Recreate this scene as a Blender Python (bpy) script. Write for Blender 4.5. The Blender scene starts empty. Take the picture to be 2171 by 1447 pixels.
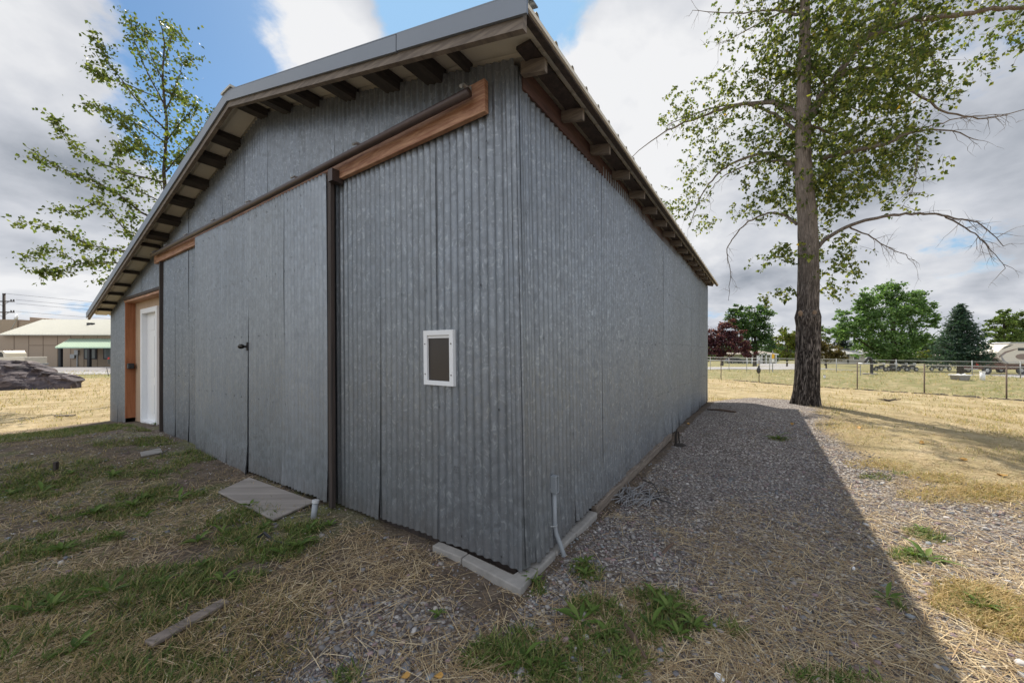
import bpy, math, random
import numpy as np
from mathutils import Vector
R = math.radians
random.seed(7); rng = np.random.default_rng(11)
S = bpy.context.scene
COL = S.collection

# ------------------------------------------------------------ camera, sky, sun, exposure
F_PX, CX, CY, EYE = 784.0, 1085.5, 743.0, 1.45
cam = bpy.data.cameras.new('camera'); camo = bpy.data.objects.new('camera', cam); COL.objects.link(camo)
cam.sensor_width = 36; cam.lens = F_PX / 2171 * 36
cam.shift_y = (CY - 723.5) / 2171
cam.clip_start = 0.05; cam.clip_end = 3000
camo.location = (0, 0, EYE); camo.rotation_euler = (R(90), 0, 0)
S.camera = camo
S.view_settings.view_transform = 'Standard'; S.view_settings.look = 'None'
S.view_settings.exposure = 0.48; S.view_settings.gamma = 1

SUN_EL, SUN_AZ = 51.5, -8.0          # azimuth right of +Y
sun = bpy.data.lights.new('sun', 'SUN'); sun.energy = 5.0; sun.angle = R(0.5); sun.color = (1, .93, .82)
suno = bpy.data.objects.new('sun', sun); COL.objects.link(suno)
suno.location = (0, 30, 30)
sd = Vector((math.sin(R(SUN_AZ)) * math.cos(R(SUN_EL)), math.cos(R(SUN_AZ)) * math.cos(R(SUN_EL)), math.sin(R(SUN_EL))))
suno.rotation_euler = sd.to_track_quat('Z', 'Y').to_euler()

def px_dir(u, v):
    d = Vector(((u - CX) / F_PX, 1, (CY - v) / F_PX)); return d.normalized()

def build_world():
    w = bpy.data.worlds.new('World'); S.world = w; w.use_nodes = True
    nt = w.node_tree; nt.nodes.clear(); N = nt.nodes.new; L = nt.links.new
    out = N('ShaderNodeOutputWorld'); bg = N('ShaderNodeBackground'); bg.inputs[1].default_value = .115
    L(bg.outputs[0], out.inputs[0])
    sky = N('ShaderNodeTexSky'); sky.sky_type = 'NISHITA'; sky.sun_disc = False
    sky.sun_elevation = R(SUN_EL); sky.sun_rotation = R(SUN_AZ); sky.dust_density = .6; sky.ozone_density = 1.4
    tc = N('ShaderNodeTexCoord'); sep = N('ShaderNodeSeparateXYZ'); L(tc.outputs['Generated'], sep.inputs[0])
    def M(op, a, b=None, c=None, clamp=False):
        n = N('ShaderNodeMath'); n.operation = op; n.use_clamp = clamp
        for i, x in enumerate((a, b, c)):
            if x is None: continue
            if isinstance(x, (int, float)): n.inputs[i].default_value = x
            else: L(x, n.inputs[i])
        return n.outputs[0]
    zz = M('ADD', M('MAXIMUM', sep.outputs[2], 0.0), .32)
    px = M('DIVIDE', sep.outputs[0], zz); py = M('DIVIDE', sep.outputs[1], zz)
    cmb = N('ShaderNodeCombineXYZ'); L(px, cmb.inputs[0]); L(py, cmb.inputs[1]); cmb.inputs[2].default_value = 3.7
    def noise(vec, sc, det, ro, dist=0.0):
        n = N('ShaderNodeTexNoise'); n.inputs['Scale'].default_value = sc; n.inputs['Detail'].default_value = det
        n.inputs['Roughness'].default_value = ro; n.inputs['Distortion'].default_value = dist; L(vec, n.inputs['Vector']); return n.outputs['Fac']
    n1 = noise(cmb.outputs[0], 1.15, 8, .58, .25); n2 = noise(cmb.outputs[0], .75, 5, .55, .6); n3 = noise(cmb.outputs[0], 2.6, 6, .55, .15)
    cover = M('ADD', M('ADD', n1, M('ADD', M('MULTIPLY', M('SUBTRACT', n3, .5), .7), M('MULTIPLY', M('SUBTRACT', noise(cmb.outputs[0], 8.5, 7, .62, .1), .5), .5))), .17)
    def blob(u, v, rad, wgt):
        d = px_dir(u, v); vm = N('ShaderNodeVectorMath'); vm.operation = 'DOT_PRODUCT'
        L(tc.outputs['Generated'], vm.inputs[0]); vm.inputs[1].default_value = d
        mr = N('ShaderNodeMapRange'); mr.interpolation_type = 'SMOOTHSTEP'
        mr.inputs[1].default_value = math.cos(R(rad)); mr.inputs[2].default_value = math.cos(R(rad * .25))
        mr.inputs[3].default_value = 0; mr.inputs[4].default_value = wgt
        L(vm.outputs['Value'], mr.inputs[0]); return mr.outputs[0]
    for a in ((330, 90, 17, -.24), (480, 60, 10, -.14), (420, 230, 10, -.16), (560, 120, 7, -.12), (860, 70, 10, -.27), (970, 20, 8, -.28), (1190, 10, 7, -.28), (1310, 190, 6, -.16),
              (650, 40, 9, .13), (690, 130, 9, .15), (2000, 420, 26, .14), (1700, 500, 16, .08), (60, 250, 16, .22), (30, 60, 11, .22), (1330, 120, 11, .12), (1250, 330, 10, .12), (2140, 60, 7, -.12), (160, 640, 7, -.06)):
        cover = M('ADD', cover, blob(*a))
    fac = N('ShaderNodeMapRange'); fac.interpolation_type = 'SMOOTHSTEP'; L(cover, fac.inputs[0])
    fac.inputs[1].default_value = .47; fac.inputs[2].default_value = .67
    facv = fac.outputs[0]
    # thickness decides how bright a cloud is
    th = M('ADD', M('MULTIPLY', n2, 1.0), M('MULTIPLY', M('SUBTRACT', n3, .5), .75))
    for a in ((1330, 300, 22, -.2), (40, 200, 14, -.03), (100, 500, 10, .05), (680, 120, 9, -.25), (60, 600, 12, -.12), (2000, 420, 24, .1), (1700, 560, 14, .02), (90, 420, 8, .12)):
        th = M('ADD', th, blob(*a))
    cr = N('ShaderNodeValToRGB'); L(th, cr.inputs[0]); e = cr.color_ramp.elements
    e[0].position = .33; e[0].color = (.88, .885, .9, 1); e[1].position = .72; e[1].color = (.27, .305, .36, 1)
    m_ = e.new(.5); m_.color = (.60, .625, .68, 1)
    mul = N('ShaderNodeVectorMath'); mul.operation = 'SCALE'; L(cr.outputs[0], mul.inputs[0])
    bk = N('ShaderNodeMapRange'); bk.interpolation_type = 'SMOOTHSTEP'; L(sep.outputs[1], bk.inputs[0])   # unseen clouds behind the camera made brighter, added as fill for the shade
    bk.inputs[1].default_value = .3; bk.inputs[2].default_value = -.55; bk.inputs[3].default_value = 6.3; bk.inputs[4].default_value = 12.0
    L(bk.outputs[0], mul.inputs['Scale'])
    hs = N('ShaderNodeHueSaturation'); hs.inputs['Saturation'].default_value = 1.05; hs.inputs['Value'].default_value = .82; L(sky.outputs[0], hs.inputs['Color'])
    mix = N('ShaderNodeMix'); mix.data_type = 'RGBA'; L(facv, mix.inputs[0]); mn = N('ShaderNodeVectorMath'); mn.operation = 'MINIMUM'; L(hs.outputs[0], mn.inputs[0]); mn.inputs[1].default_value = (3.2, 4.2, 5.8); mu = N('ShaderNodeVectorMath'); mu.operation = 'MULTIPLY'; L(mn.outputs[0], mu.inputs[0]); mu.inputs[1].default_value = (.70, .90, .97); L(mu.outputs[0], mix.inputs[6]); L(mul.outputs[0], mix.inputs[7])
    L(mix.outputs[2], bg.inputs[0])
build_world()

# ------------------------------------------------------------ helpers
def put(o, parent=None):
    COL.objects.link(o)
    if parent is not None: o.parent = parent
    return o
def wloc(o):
    v = Vector((0, 0, 0))
    while o is not None: v += o.location; o = o.parent
    return v
def tag(o, label=None, cat=None, group=None, kind=None):
    if label: o['label'] = label
    if cat: o['category'] = cat
    if group: o['group'] = group
    if kind: o['kind'] = kind
    return o
def thing(name, label, cat, loc, group=None):
    o = bpy.data.objects.new(name, None); o.location = loc; o.empty_display_size = .1; COL.objects.link(o)
    return tag(o, label, cat, group)
def copy_tree(o, parent=None):
    c = o.copy(); COL.objects.link(c); c.parent = parent
    for ch in list(o.children): copy_tree(ch, c)
    return c
V3 = Vector
class MB:
    def __init__(s): s.v = []; s.f = []; s.m = []; s.smooth = False
    def quad(s, a, b, c, d, m=0):
        i = len(s.v); s.v += [a, b, c, d]; s.f.append((i, i+1, i+2, i+3)); s.m.append(m)
    def hexa(s, p, m=0):      # 8 points: bottom 0-3 ccw, top 4-7
        i = len(s.v); s.v += [V3(q) for q in p]
        for f in ((3,2,1,0), (4,5,6,7), (0,1,5,4), (1,2,6,5), (2,3,7,6), (3,0,4,7)):
            s.f.append(tuple(i+k for k in f)); s.m.append(m)
        return s
    def box(s, c, ax, ay, az, m=0):   # centre and half vectors
        c = V3(c); ax = V3(ax); ay = V3(ay); az = V3(az)
        return s.hexa([c-ax-ay-az, c+ax-ay-az, c+ax+ay-az, c-ax+ay-az, c-ax-ay+az, c+ax-ay+az, c+ax+ay+az, c-ax+ay+az], m)
    def abox(s, x0, x1, y0, y1, z0, z1, m=0):
        return s.box(((x0+x1)/2, (y0+y1)/2, (z0+z1)/2), ((x1-x0)/2,0,0), (0,(y1-y0)/2,0), (0,0,(z1-z0)/2), m)
    def beam(s, a, b, w, h, up=(0,0,1), m=0):
        a = V3(a); b = V3(b); d = (b-a); u = V3(up); side = d.cross(u).normalized()*w/2; u = side.cross(d).normalized()*h/2
        return s.box((a+b)/2, d/2, side, u, m)
    def tube(s, pts, rad, n=8, m=0, cap=True, rough=0.0):
        pts = [V3(p) for p in pts]
        if not isinstance(rad, (list, tuple)): rad = [rad]*len(pts)
        base = len(s.v); prev = None
        for k, p in enumerate(pts):
            d = (pts[min(k+1, len(pts)-1)] - pts[max(k-1, 0)]).normalized()
            if prev is None:
                ref = V3((0,0,1)) if abs(d.z) < .9 else V3((1,0,0)); x = d.cross(ref).normalized()
            else: x = (prev - d*prev.dot(d)).normalized()
            prev = x; y = d.cross(x)
            for j in range(n):
                a = 2*math.pi*j/n; r = rad[k]*(1 + (random.uniform(-rough, rough) if rough else 0))
                s.v.append(p + x*math.cos(a)*r + y*math.sin(a)*r)
        for k in range(len(pts)-1):
            for j in range(n):
                a = base+k*n+j; b = base+k*n+(j+1)%n
                s.f.append((a, b, b+n, a+n)); s.m.append(m)
        if cap:
            s.f.append(tuple(base+j for j in reversed(range(n)))); s.m.append(m)
            e = base+(len(pts)-1)*n; s.f.append(tuple(e+j for j in range(n))); s.m.append(m)
        return s
    def cyl(s, a, b, r, n=16, m=0): return s.tube([a, b], r, n, m)
    def prism(s, poly, d, m=0):   # polygon of 3D points extruded by d
        i = len(s.v); n = len(poly); d = V3(d)
        s.v += [V3(p) for p in poly] + [V3(p)+d for p in poly]
        s.f.append(tuple(range(i+n-1, i-1, -1))); s.m.append(m)
        s.f.append(tuple(range(i+n, i+2*n))); s.m.append(m)
        for k in range(n):
            k2 = (k+1) % n; s.f.append((i+k, i+k2, i+n+k2, i+n+k)); s.m.append(m)
        return s
    def grid(s, fn, nu, nv, m=0):
        i = len(s.v)
        for a in range(nu):
            for b in range(nv): s.v.append(fn(a, b))
        for a in range(nu-1):
            for b in range(nv-1):
                k = i+a*nv+b; s.f.append((k, k+nv, k+nv+1, k+1)); s.m.append(m)
        return s
    def build(s, name, mats, parent=None, smooth=False, bevel=0, tint=None, label=None):
        if not isinstance(mats, (list, tuple)): mats = [mats]
        o0 = wloc(parent) if parent is not None else V3((0,0,0))
        me = bpy.data.meshes.new(name)
        me.from_pydata([tuple(V3(p)-o0) for p in s.v], [], s.f); me.update()
        for mt in mats: me.materials.append(mt)
        if len(mats) > 1: me.polygons.foreach_set('material_index', s.m)
        if smooth: me.polygons.foreach_set('use_smooth', [True]*len(s.f))
        if tint is not None:
            at = me.color_attributes.new('tint', 'FLOAT_COLOR', 'POINT')
            c = np.ones((len(s.v), 4), np.float32); c[:, :3] = np.array(tint, np.float32).reshape(-1, 3) if not np.isscalar(tint) else tint
            at.data.foreach_set('color', c.ravel())
        o = put(bpy.data.objects.new(name, me), parent)
        if bevel:
            md = o.modifiers.new('bevel', 'BEVEL'); md.width = bevel; md.segments = 2; md.limit_method = 'ANGLE'
        if label: o['label'] = label
        return o

def np_mesh(name, V, F, mat, tint=None, parent=None, smooth=False):
    """V (n,3), F (m,k) constant k; one mesh quickly."""
    o0 = wloc(parent) if parent is not None else V3((0,0,0))
    V = np.asarray(V, np.float32) - np.array(o0, np.float32); F = np.asarray(F, np.int32); k = F.shape[1]
    me = bpy.data.meshes.new(name)
    me.vertices.add(len(V)); me.vertices.foreach_set('co', V.ravel())
    me.loops.add(F.size); me.loops.foreach_set('vertex_index', F.ravel())
    me.polygons.add(len(F)); me.polygons.foreach_set('loop_start', np.arange(0, F.size, k, dtype=np.int32))
    me.polygons.foreach_set('loop_total', np.full(len(F), k, np.int32))
    if smooth: me.polygons.foreach_set('use_smooth', np.ones(len(F), bool))
    me.update(calc_edges=True)
    if tint is not None:
        at = me.color_attributes.new('tint', 'FLOAT_COLOR', 'POINT')
        c = np.ones((len(V), 4), np.float32); c[:, :tint.shape[1]] = tint; at.data.foreach_set('color', c.ravel())
    for m in (mat if isinstance(mat, (list, tuple)) else [mat]): me.materials.append(m)
    return put(bpy.data.objects.new(name, me), parent)

# ---- vectorised value noise
_perm = np.random.default_rng(3).random((256, 256))
def vnoise(x, y, sc=1.0, octv=3, seed=0):
    x = np.asarray(x, float)*sc+seed*17.3; y = np.asarray(y, float)*sc+seed*31.7; r = 0; amp = 1; tot = 0
    for _ in range(octv):
        xi = np.floor(x).astype(int); yi = np.floor(y).astype(int); fx = x-xi; fy = y-yi
        fx = fx*fx*(3-2*fx); fy = fy*fy*(3-2*fy)
        a = _perm[xi % 256, yi % 256]; b = _perm[(xi+1) % 256, yi % 256]; c = _perm[xi % 256, (yi+1) % 256]; d = _perm[(xi+1) % 256, (yi+1) % 256]
        r = r + amp*((a*(1-fx)+b*fx)*(1-fy)+(c*(1-fx)+d*fx)*fy); tot += amp; amp *= .5; x = x*2.03+11; y = y*2.03+7
    return r/tot
def sst(x, a, b): t = np.clip((np.asarray(x, float)-a)/(b-a), 0, 1); return t*t*(3-2*t)

# ---- barn frame
C0 = V3((.04, 2.36, 0)); D1 = V3((-.8274, .5617, 0)).normalized(); D2 = V3((.5617, .8274, 0)).normalized()
def st(x, y):      # s along the gable, q off the side wall, t along the side wall
    rx = x-C0.x; ry = y-C0.y
    return rx*D1.x+ry*D1.y, rx*D2.x+ry*D2.y      # s, t   (q = -s)

def gz(x, y):
    x = np.asarray(x, float); y = np.asarray(y, float)
    s, t = st(x, y); q = -s
    z = 0.0 + .2*sst(t, 3.0, 6.5)*sst(q, -.3, 1.2)*(1-sst(t, 10.5, 14))*(1-sst(q, 2.6, 9))
    z = z - .40*sst(q, 2.6, 9.5)*sst(t, -3, 3) - .36*sst(t, 9.8, 14.5)*(1-sst(q, 2.6, 9.5))*sst(s, -30, -5)*1.0
    z = np.where(s > 0, z - .28*sst(s, 8, 12.5) - .17*sst(s, 12.5, 24), z)
    z = np.where((s > -3) & (t > 9.8), np.minimum(z, -.38*sst(t, 9.8, 14.5)), z)
    # drain mound behind the near fence
    fx = x-(27.5-.62*y); m = np.exp(-((x-23.2)/6.3)**2-((y-20.5)/7.0)**2)
    z = z + .56*m*sst(fx, -.3, 3.5)
    z = z - .029*np.clip(y-42, 0, 75) - .85*sst(x, 30, 46)*sst(y, 12, 34)*(1-sst(y, 60, 90))
    near = np.exp(-((x)**2+(y-3)**2)/260)
    z = z + (vnoise(x, y, .9, 3, 1)-.5)*.07*near + (vnoise(x, y, 4.5, 3, 2)-.5)*.035*near + (vnoise(x, y, .35, 2, 5)-.5)*.10
    # keep level by the barn wall line
    return z
def gz1(x, y): return float(gz(np.array([x]), np.array([y]))[0])
def G(u, v, z=0.0):
    """ground point seen at a pixel of the photo"""
    y = F_PX*EYE/max(v-CY, 1)
    for _ in range(12):
        zz = gz1((u-CX)/F_PX*y, y)+z; y = .5*y+.5*F_PX*(EYE-zz)/max(v-CY, 1)
    return V3(((u-CX)/F_PX*y, y, gz1((u-CX)/F_PX*y, y)))
def P(u, v, Y): return V3(((u-CX)/F_PX*Y, Y, EYE-(v-CY)/F_PX*Y))

# ------------------------------------------------------------ materials
class NT:
    def __init__(s, name):
        s.m = bpy.data.materials.new(name); s.m.use_nodes = True; s.t = s.m.node_tree; s.t.nodes.clear()
        s.out = s.N('ShaderNodeOutputMaterial'); s.b = s.N('ShaderNodeBsdfPrincipled'); s.L(s.b.outputs[0], s.out.inputs[0])
        s.tc = s.N('ShaderNodeTexCoord')
    def N(s, t): return s.t.nodes.new(t)
    def L(s, a, b): s.t.links.new(a, b)
    def mapd(s, scale=(1,1,1), rot=(0,0,0)):
        n = s.N('ShaderNodeMapping'); n.inputs['Scale'].default_value = scale; n.inputs['Rotation'].default_value = rot
        s.L(s.tc.outputs['Object'], n.inputs[0]); return n.outputs[0]
    def noise(s, vec, sc, det=4, ro=.55, dist=0):
        n = s.N('ShaderNodeTexNoise'); n.inputs['Scale'].default_value = sc; n.inputs['Detail'].default_value = det
        n.inputs['Roughness'].default_value = ro; n.inputs['Distortion'].default_value = dist
        s.L(vec if vec is not None else s.tc.outputs['Object'], n.inputs['Vector']); return n.outputs['Fac']
    def vor(s, vec, sc, feat='F1', out='Distance', rnd=1):
        n = s.N('ShaderNodeTexVoronoi'); n.feature = feat; n.inputs['Scale'].default_value = sc; n.inputs['Randomness'].default_value = rnd
        s.L(vec if vec is not None else s.tc.outputs['Object'], n.inputs['Vector']); return n.outputs[out]
    def ramp(s, fac, stops):
        n = s.N('ShaderNodeValToRGB'); s.L(fac, n.inputs[0]); e = n.color_ramp.elements
        while len(e) < len(stops): e.new(.5)
        for k, (p, c) in enumerate(stops): e[k].position = p; e[k].color = (*c, 1) if not isinstance(c, float) else (c, c, c, 1)
        return n.outputs[0]
    def mix(s, f, a, b, bt='MIX'):
        n = s.N('ShaderNodeMix'); n.data_type = 'RGBA'; n.blend_type = bt
        for k, x in ((0, f), (6, a), (7, b)):
            if isinstance(x, (int, float)): n.inputs[k].default_value = x
            elif isinstance(x, tuple): n.inputs[k].default_value = (*x, 1)
            else: s.L(x, n.inputs[k])
        return n.outputs[2]
    def math(s, op, a, b):
        n = s.N('ShaderNodeMath'); n.operation = op
        for k, x in enumerate((a, b)):
            if isinstance(x, (int, float)): n.inputs[k].default_value = x
            else: s.L(x, n.inputs[k])
        return n.outputs[0]
    def attr(s, name='tint', out='Color'):
        n = s.N('ShaderNodeAttribute'); n.attribute_name = name; return n.outputs[out]
    def col(s, x):
        if isinstance(x, tuple): s.b.inputs['Base Color'].default_value = (*x, 1)
        else: s.L(x, s.b.inputs['Base Color'])
    def fin(s, rough=.6, metal=0, bump=None, bs=.3, bd=.01, spec=None):
        for k, x in (('Roughness', rough), ('Metallic', metal)):
            if isinstance(x, (int, float)): s.b.inputs[k].default_value = x
            else: s.L(x, s.b.inputs[k])
        if spec is not None: s.b.inputs['Specular IOR Level'].default_value = spec
        if bump is not None:
            n = s.N('ShaderNodeBump'); n.inputs['Strength'].default_value = bs; n.inputs['Distance'].default_value = bd
            s.L(bump, n.inputs['Height']); s.L(n.outputs[0], s.b.inputs['Normal'])
        return s.m

def m_plain(name, c, rough=.6, metal=0, var=.15, sc=6, bs=.15, spec=None):
    n = NT(name); nn = n.noise(None, sc, 5, .6)
    n.col(n.mix(nn, tuple(x*(1-var) for x in c), tuple(min(1, x*(1+var)) for x in c))); return n.fin(rough, metal, nn, bs, .004, spec)
def m_wood(name, c1, c2, axis=2, sc=1.0, rough=.75, knots=False):
    n = NT(name); s = [22, 22, 22]
    if axis == 'g': s = [3, 3, 30]
    else: s[axis] = 1.1
    v = n.mapd(tuple(x*sc for x in s)); a = n.noise(v, 1.5, 6, .65, .4); b = n.noise(None, 3, 3)
    c = n.mix(n.ramp(a, [(.38, 0.0), (.62, 1.0)]), c1, c2); c = n.mix(n.math('MULTIPLY', b, .45), c, tuple(x*.45 for x in c1))
    if knots:
        k = n.vor(n.mapd((1, 1, 1.6)), 3.4); c = n.mix(n.ramp(k, [(.06, 1.0), (.14, 0.0)]), c, tuple(x*.3 for x in c1))
    n.col(c); return n.fin(rough, 0, a, .35, .004)
def m_galv(name, dark, light, mott=1.0):
    n = NT(name)
    sp = n.vor(None, 24, 'F1', 'Color'); spv = n.N('ShaderNodeSeparateColor'); n.L(sp, spv.inputs[0])
    wob = n.noise(None, 16, 3, .6, 1.2)
    flake = n.ramp(n.noise(n.mapd((1.2, 1.2, .8)), 17, 4, .6, 2.2), [(.56, 0.0), (.64, 1.0)])
    streak = n.noise(n.mapd((5, 5, .35)), 2.2, 5, .6, .3); big = n.noise(None, .9, 4, .6)
    c = n.mix(streak, dark, light)
    c = n.mix(n.math('MULTIPLY', spv.outputs[0], .22*mott), c, tuple(x*1.5 for x in light))
    c = n.mix(n.math('MULTIPLY', flake, .55*mott), c, (.42, .455, .475))
    c = n.mix(n.math('MULTIPLY', wob, .35), c, tuple(x*.8 for x in dark))
    c = n.mix(n.math('MULTIPLY', n.ramp(big, [(.45, 0.0), (.75, 1.0)]), .35), c, (.17, .19, .21))
    c = n.mix(1.0, c, n.attr(), 'MULTIPLY')
    sx = n.N('ShaderNodeSeparateXYZ'); n.L(n.tc.outputs['Object'], sx.inputs[0])
    mud = n.math('SUBTRACT', n.math('MULTIPLY', n.noise(n.mapd((6, 6, 3)), 2.0, 6, .7), .55), sx.outputs[2])
    c = n.mix(n.math('MULTIPLY', n.ramp(mud, [(.0, 0.0), (.35, 1.0)]), .4), c, (.16, .13, .105))
    rst = n.ramp(n.noise(n.mapd((7, 7, .5)), 2.4, 5, .7, .2), [(.66, 0.0), (.78, 1.0)]); c = n.mix(n.math('MULTIPLY', rst, .3), c, (.09, .075, .07))
    n.col(c); r = n.ramp(n.math('ADD', n.math('MULTIPLY', wob, .5), n.math('MULTIPLY', spv.outputs[1], .5)), [(.2, .3), (.8, .55)])
    return n.fin(r, .55, n.noise(None, 9, 3), .25, .01)
GALV = m_galv('galvanised_steel', (.142, .157, .175), (.26, .28, .303))
GALV2 = m_galv('galvanised_door_steel', (.185, .203, .222), (.325, .347, .367), .4)
W_TRIM = m_plain('white_trim', (.74, .75, .76), .45, 0, .04)
W_NEW = m_wood('new_timber', (.30, .135, .075), (.56, .325, .20), 'g', 1, .65, True)
W_OLD = m_wood('weathered_timber', (.13, .105, .085), (.25, .205, .165), 'g')
W_DARK = m_wood('dark_timber', (.028, .022, .02), (.07, .05, .042), 2)
W_LOOK = m_wood('dark_lookout_timber', (.022, .018, .017), (.06, .048, .04), 'g')  # very dark brown timber for the lookouts
W_RED = m_wood('red_brown_timber', (.045, .02, .017), (.10, .045, .035), 'g')
W_GREY = m_wood('grey_board', (.22, .205, .19), (.36, .34, .315), 0, .8)
W_PLY = m_wood('plywood', (.42, .29, .19), (.53, .39, .27), 2, 1)
M_BLK = m_plain('black_metal', (.02, .02, .022), .5)
M_TRACK = m_plain('dark_steel_track', (.075, .055, .05), .42, .5, .3, 20)
M_TRIM = m_plain('roof_trim_metal', (.19, .215, .25), .42, .3, .08, 3)
M_ROOF = m_plain('roof_sheet_metal', (.45, .43, .37), .42, .35, .1, 3)
M_SOF = m_plain('roof_underside_tan', (.70, .65, .55), .6, 0, .12, 5)
M_CONC = m_plain('concrete', (.27, .255, .235), .9, 0, .35, 14, .6)
M_PVC = m_plain('grey_conduit', (.25, .27, .29), .45, 0, .06)
M_WHITE = m_plain('white_plastic', (.78, .78, .78), .4, 0, .05)
M_DKGLASS = m_plain('dark_glass', (.03, .032, .036), .12, 0, .2)
M_FLAP = m_plain('smoky_flap', (.035, .028, .025), .3, 0, .2)
M_GREYP = m_plain('galvanised_post', (.34, .35, .35), .5, .5, .15, 10)
M_RUSTP = m_plain('rusty_post', (.16, .12, .095), .8, .1, .3, 12)

# ------------------------------------------------------------ ground
def axis_lines(lo, hi, a, b, fine, grow):
    mid = list(np.arange(a, b, fine)); x = a; st_ = fine; L_ = []
    while x > lo: st_ *= grow; x -= st_; L_.append(x)
    x = mid[-1]; st_ = fine; H_ = []
    while x < hi: st_ *= grow; x += st_; H_.append(x)
    return np.array(L_[::-1]+mid+H_)
def region(x, y):
    """0..1 weights: gravel, dry lawn, green"""
    s, t = st(x, y); q = -s; n = vnoise(x, y, .8, 4, 9); n2 = vnoise(x, y, 2.6, 3, 4)
    front = -t                              # distance out from gable plane
    right_lawn = sst(q+(n-.5)*1.3, 2.15, 2.75)*sst(t+(n2-.5)*1.2, 3.2, 4.0)
    behind = sst(t, 9.5, 10.5)*(1-sst(np.abs(q-1.4)-1.6+(n-.5)*1.5, 0, 1.2)*0)
    left = sst(s+(n-.5)*1.0, 11.3, 12.1)*sst(-front+ (s-11.5)*.9 + (n-.5)*1.2, -1.9, -1.3)
    lawn = np.clip(np.maximum.reduce([right_lawn, behind, left]), 0, 1)
    far = sst(np.hypot(x, y), 13, 17); lawn = np.maximum(lawn, far)
    fx = x-(27.5-.62*y)
    green = lawn*(.15+.3*vnoise(x, y, .35, 3, 6)) + lawn*sst(fx, -.3, .4)*(y > 0)*(x > 0)*.55
    green = np.maximum(green, lawn*sst(np.abs(y), 42, 47)*.9)
    green = green + lawn*.6*sst(y, 25, 27)*(1-sst(y, 31, 33))*(x < -10)
    fg = (1-lawn)*sst(n2*.6+n*.5, .52, .68)*sst(s-.2*front, .5, 2.2)*(front > -1)*.75
    green = np.maximum(green, fg)
    pure = np.where(q > .15, 1.0, 0.0)                       # clean gravel by the side wall, earth in front of the gable
    rut = sst(n*.6+n2*.4, .46, .6)*.55 + np.exp(-((x+.6)**2+(y-1.75)**2)/.5)*.9 + np.exp(-(((x+8.5)/3.5)**2+((y-6.7)/.7)**2))*.9
    gravel = np.maximum(pure, np.clip(rut, 0, 1))*(1-lawn)
    return np.clip(gravel, 0, 1), lawn, np.clip(green, 0, 1)

def ground_mat():
    n = NT('ground_surface'); a = n.attr(); sp = n.N('ShaderNodeSeparateColor'); n.L(a, sp.inputs[0])
    v = n.mapd((1, 1, .3))
    vc = n.vor(v, 46, 'F1', 'Color'); vd = n.vor(v, 46, 'F1', 'Distance'); vs = n.N('ShaderNodeSeparateColor'); n.L(vc, vs.inputs[0])
    stone = n.ramp(vs.outputs[0], [(0, (.105, .092, .088)), (.3, (.205, .187, .178)), (.6, (.30, .268, .242)), (.85, (.41, .38, .355)), (1, (.62, .59, .55))])
    stone = n.mix(n.ramp(vd, [(.4, 0.0), (.7, 1.0)]), stone, (.10, .08, .07))
    dirt = n.ramp(n.noise(v, 9, 8, .7), [(.3, (.05, .037, .028)), (.7, (.19, .145, .105))])
    gr = n.mix(n.ramp(n.math('ADD', n.math('MULTIPLY', n.noise(v, 1.6, 5, .65), .6), n.math('MULTIPLY', n.math('SUBTRACT', 1.0, sp.outputs[0]), .5)), [(.31, 0.0), (.56, .92)]), stone, dirt)
    fib = n.noise(n.mapd((26, 90, 10), (0, 0, .5)), 1.0, 5, .7, .8); fib2 = n.noise(n.mapd((90, 26, 10), (0, 0, -.4)), 1.0, 5, .7, .8)
    fb = n.math('MULTIPLY', n.math('ADD', fib, fib2), .5)
    dry = n.ramp(n.math('ADD', n.math('MULTIPLY', fb, .45), n.math('MULTIPLY', n.noise(v, 1.3, 7, .72), .55)),
                 [(.36, (.20, .145, .08)), (.49, (.38, .285, .165)), (.62, (.58, .465, .31))])
    grn = n.ramp(n.noise(v, 5, 7, .75), [(.3, (.075, .10, .028)), (.7, (.19, .205, .07))])
    c = n.mix(sp.outputs[1], gr, dry)
    gm = n.math('MULTIPLY', sp.outputs[2], n.ramp(n.noise(v, 3.0, 6, .7), [(.33, .25), (.6, 1.0)]))
    c = n.mix(gm, c, grn); n.col(c)
    h = n.math('ADD', n.math('MULTIPLY', vd, -.8), n.math('MULTIPLY', n.noise(v, 18, 6, .75), 1.6))
    return n.fin(.92, 0, h, .8, .018, .2)
GROUND = ground_mat()
xs = axis_lines(-900, 900, -7, 7, .055, 1.05); ys = axis_lines(-500, 1400, .2, 9.5, .055, 1.045)
X, Y = np.meshgrid(xs, ys, indexing='ij'); Z = gz(X, Y)
g, l, gr_ = region(X.ravel(), Y.ravel())
ny = len(ys); idx = np.arange(len(xs)*ny).reshape(len(xs), ny)
Fq = np.stack([idx[:-1, :-1], idx[1:, :-1], idx[1:, 1:], idx[:-1, 1:]], -1).reshape(-1, 4)
go = np_mesh('ground', np.stack([X.ravel(), Y.ravel(), Z.ravel()], 1), Fq, GROUND, np.stack([g, l, gr_], 1), smooth=True)
tag(go, kind='structure')

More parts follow.
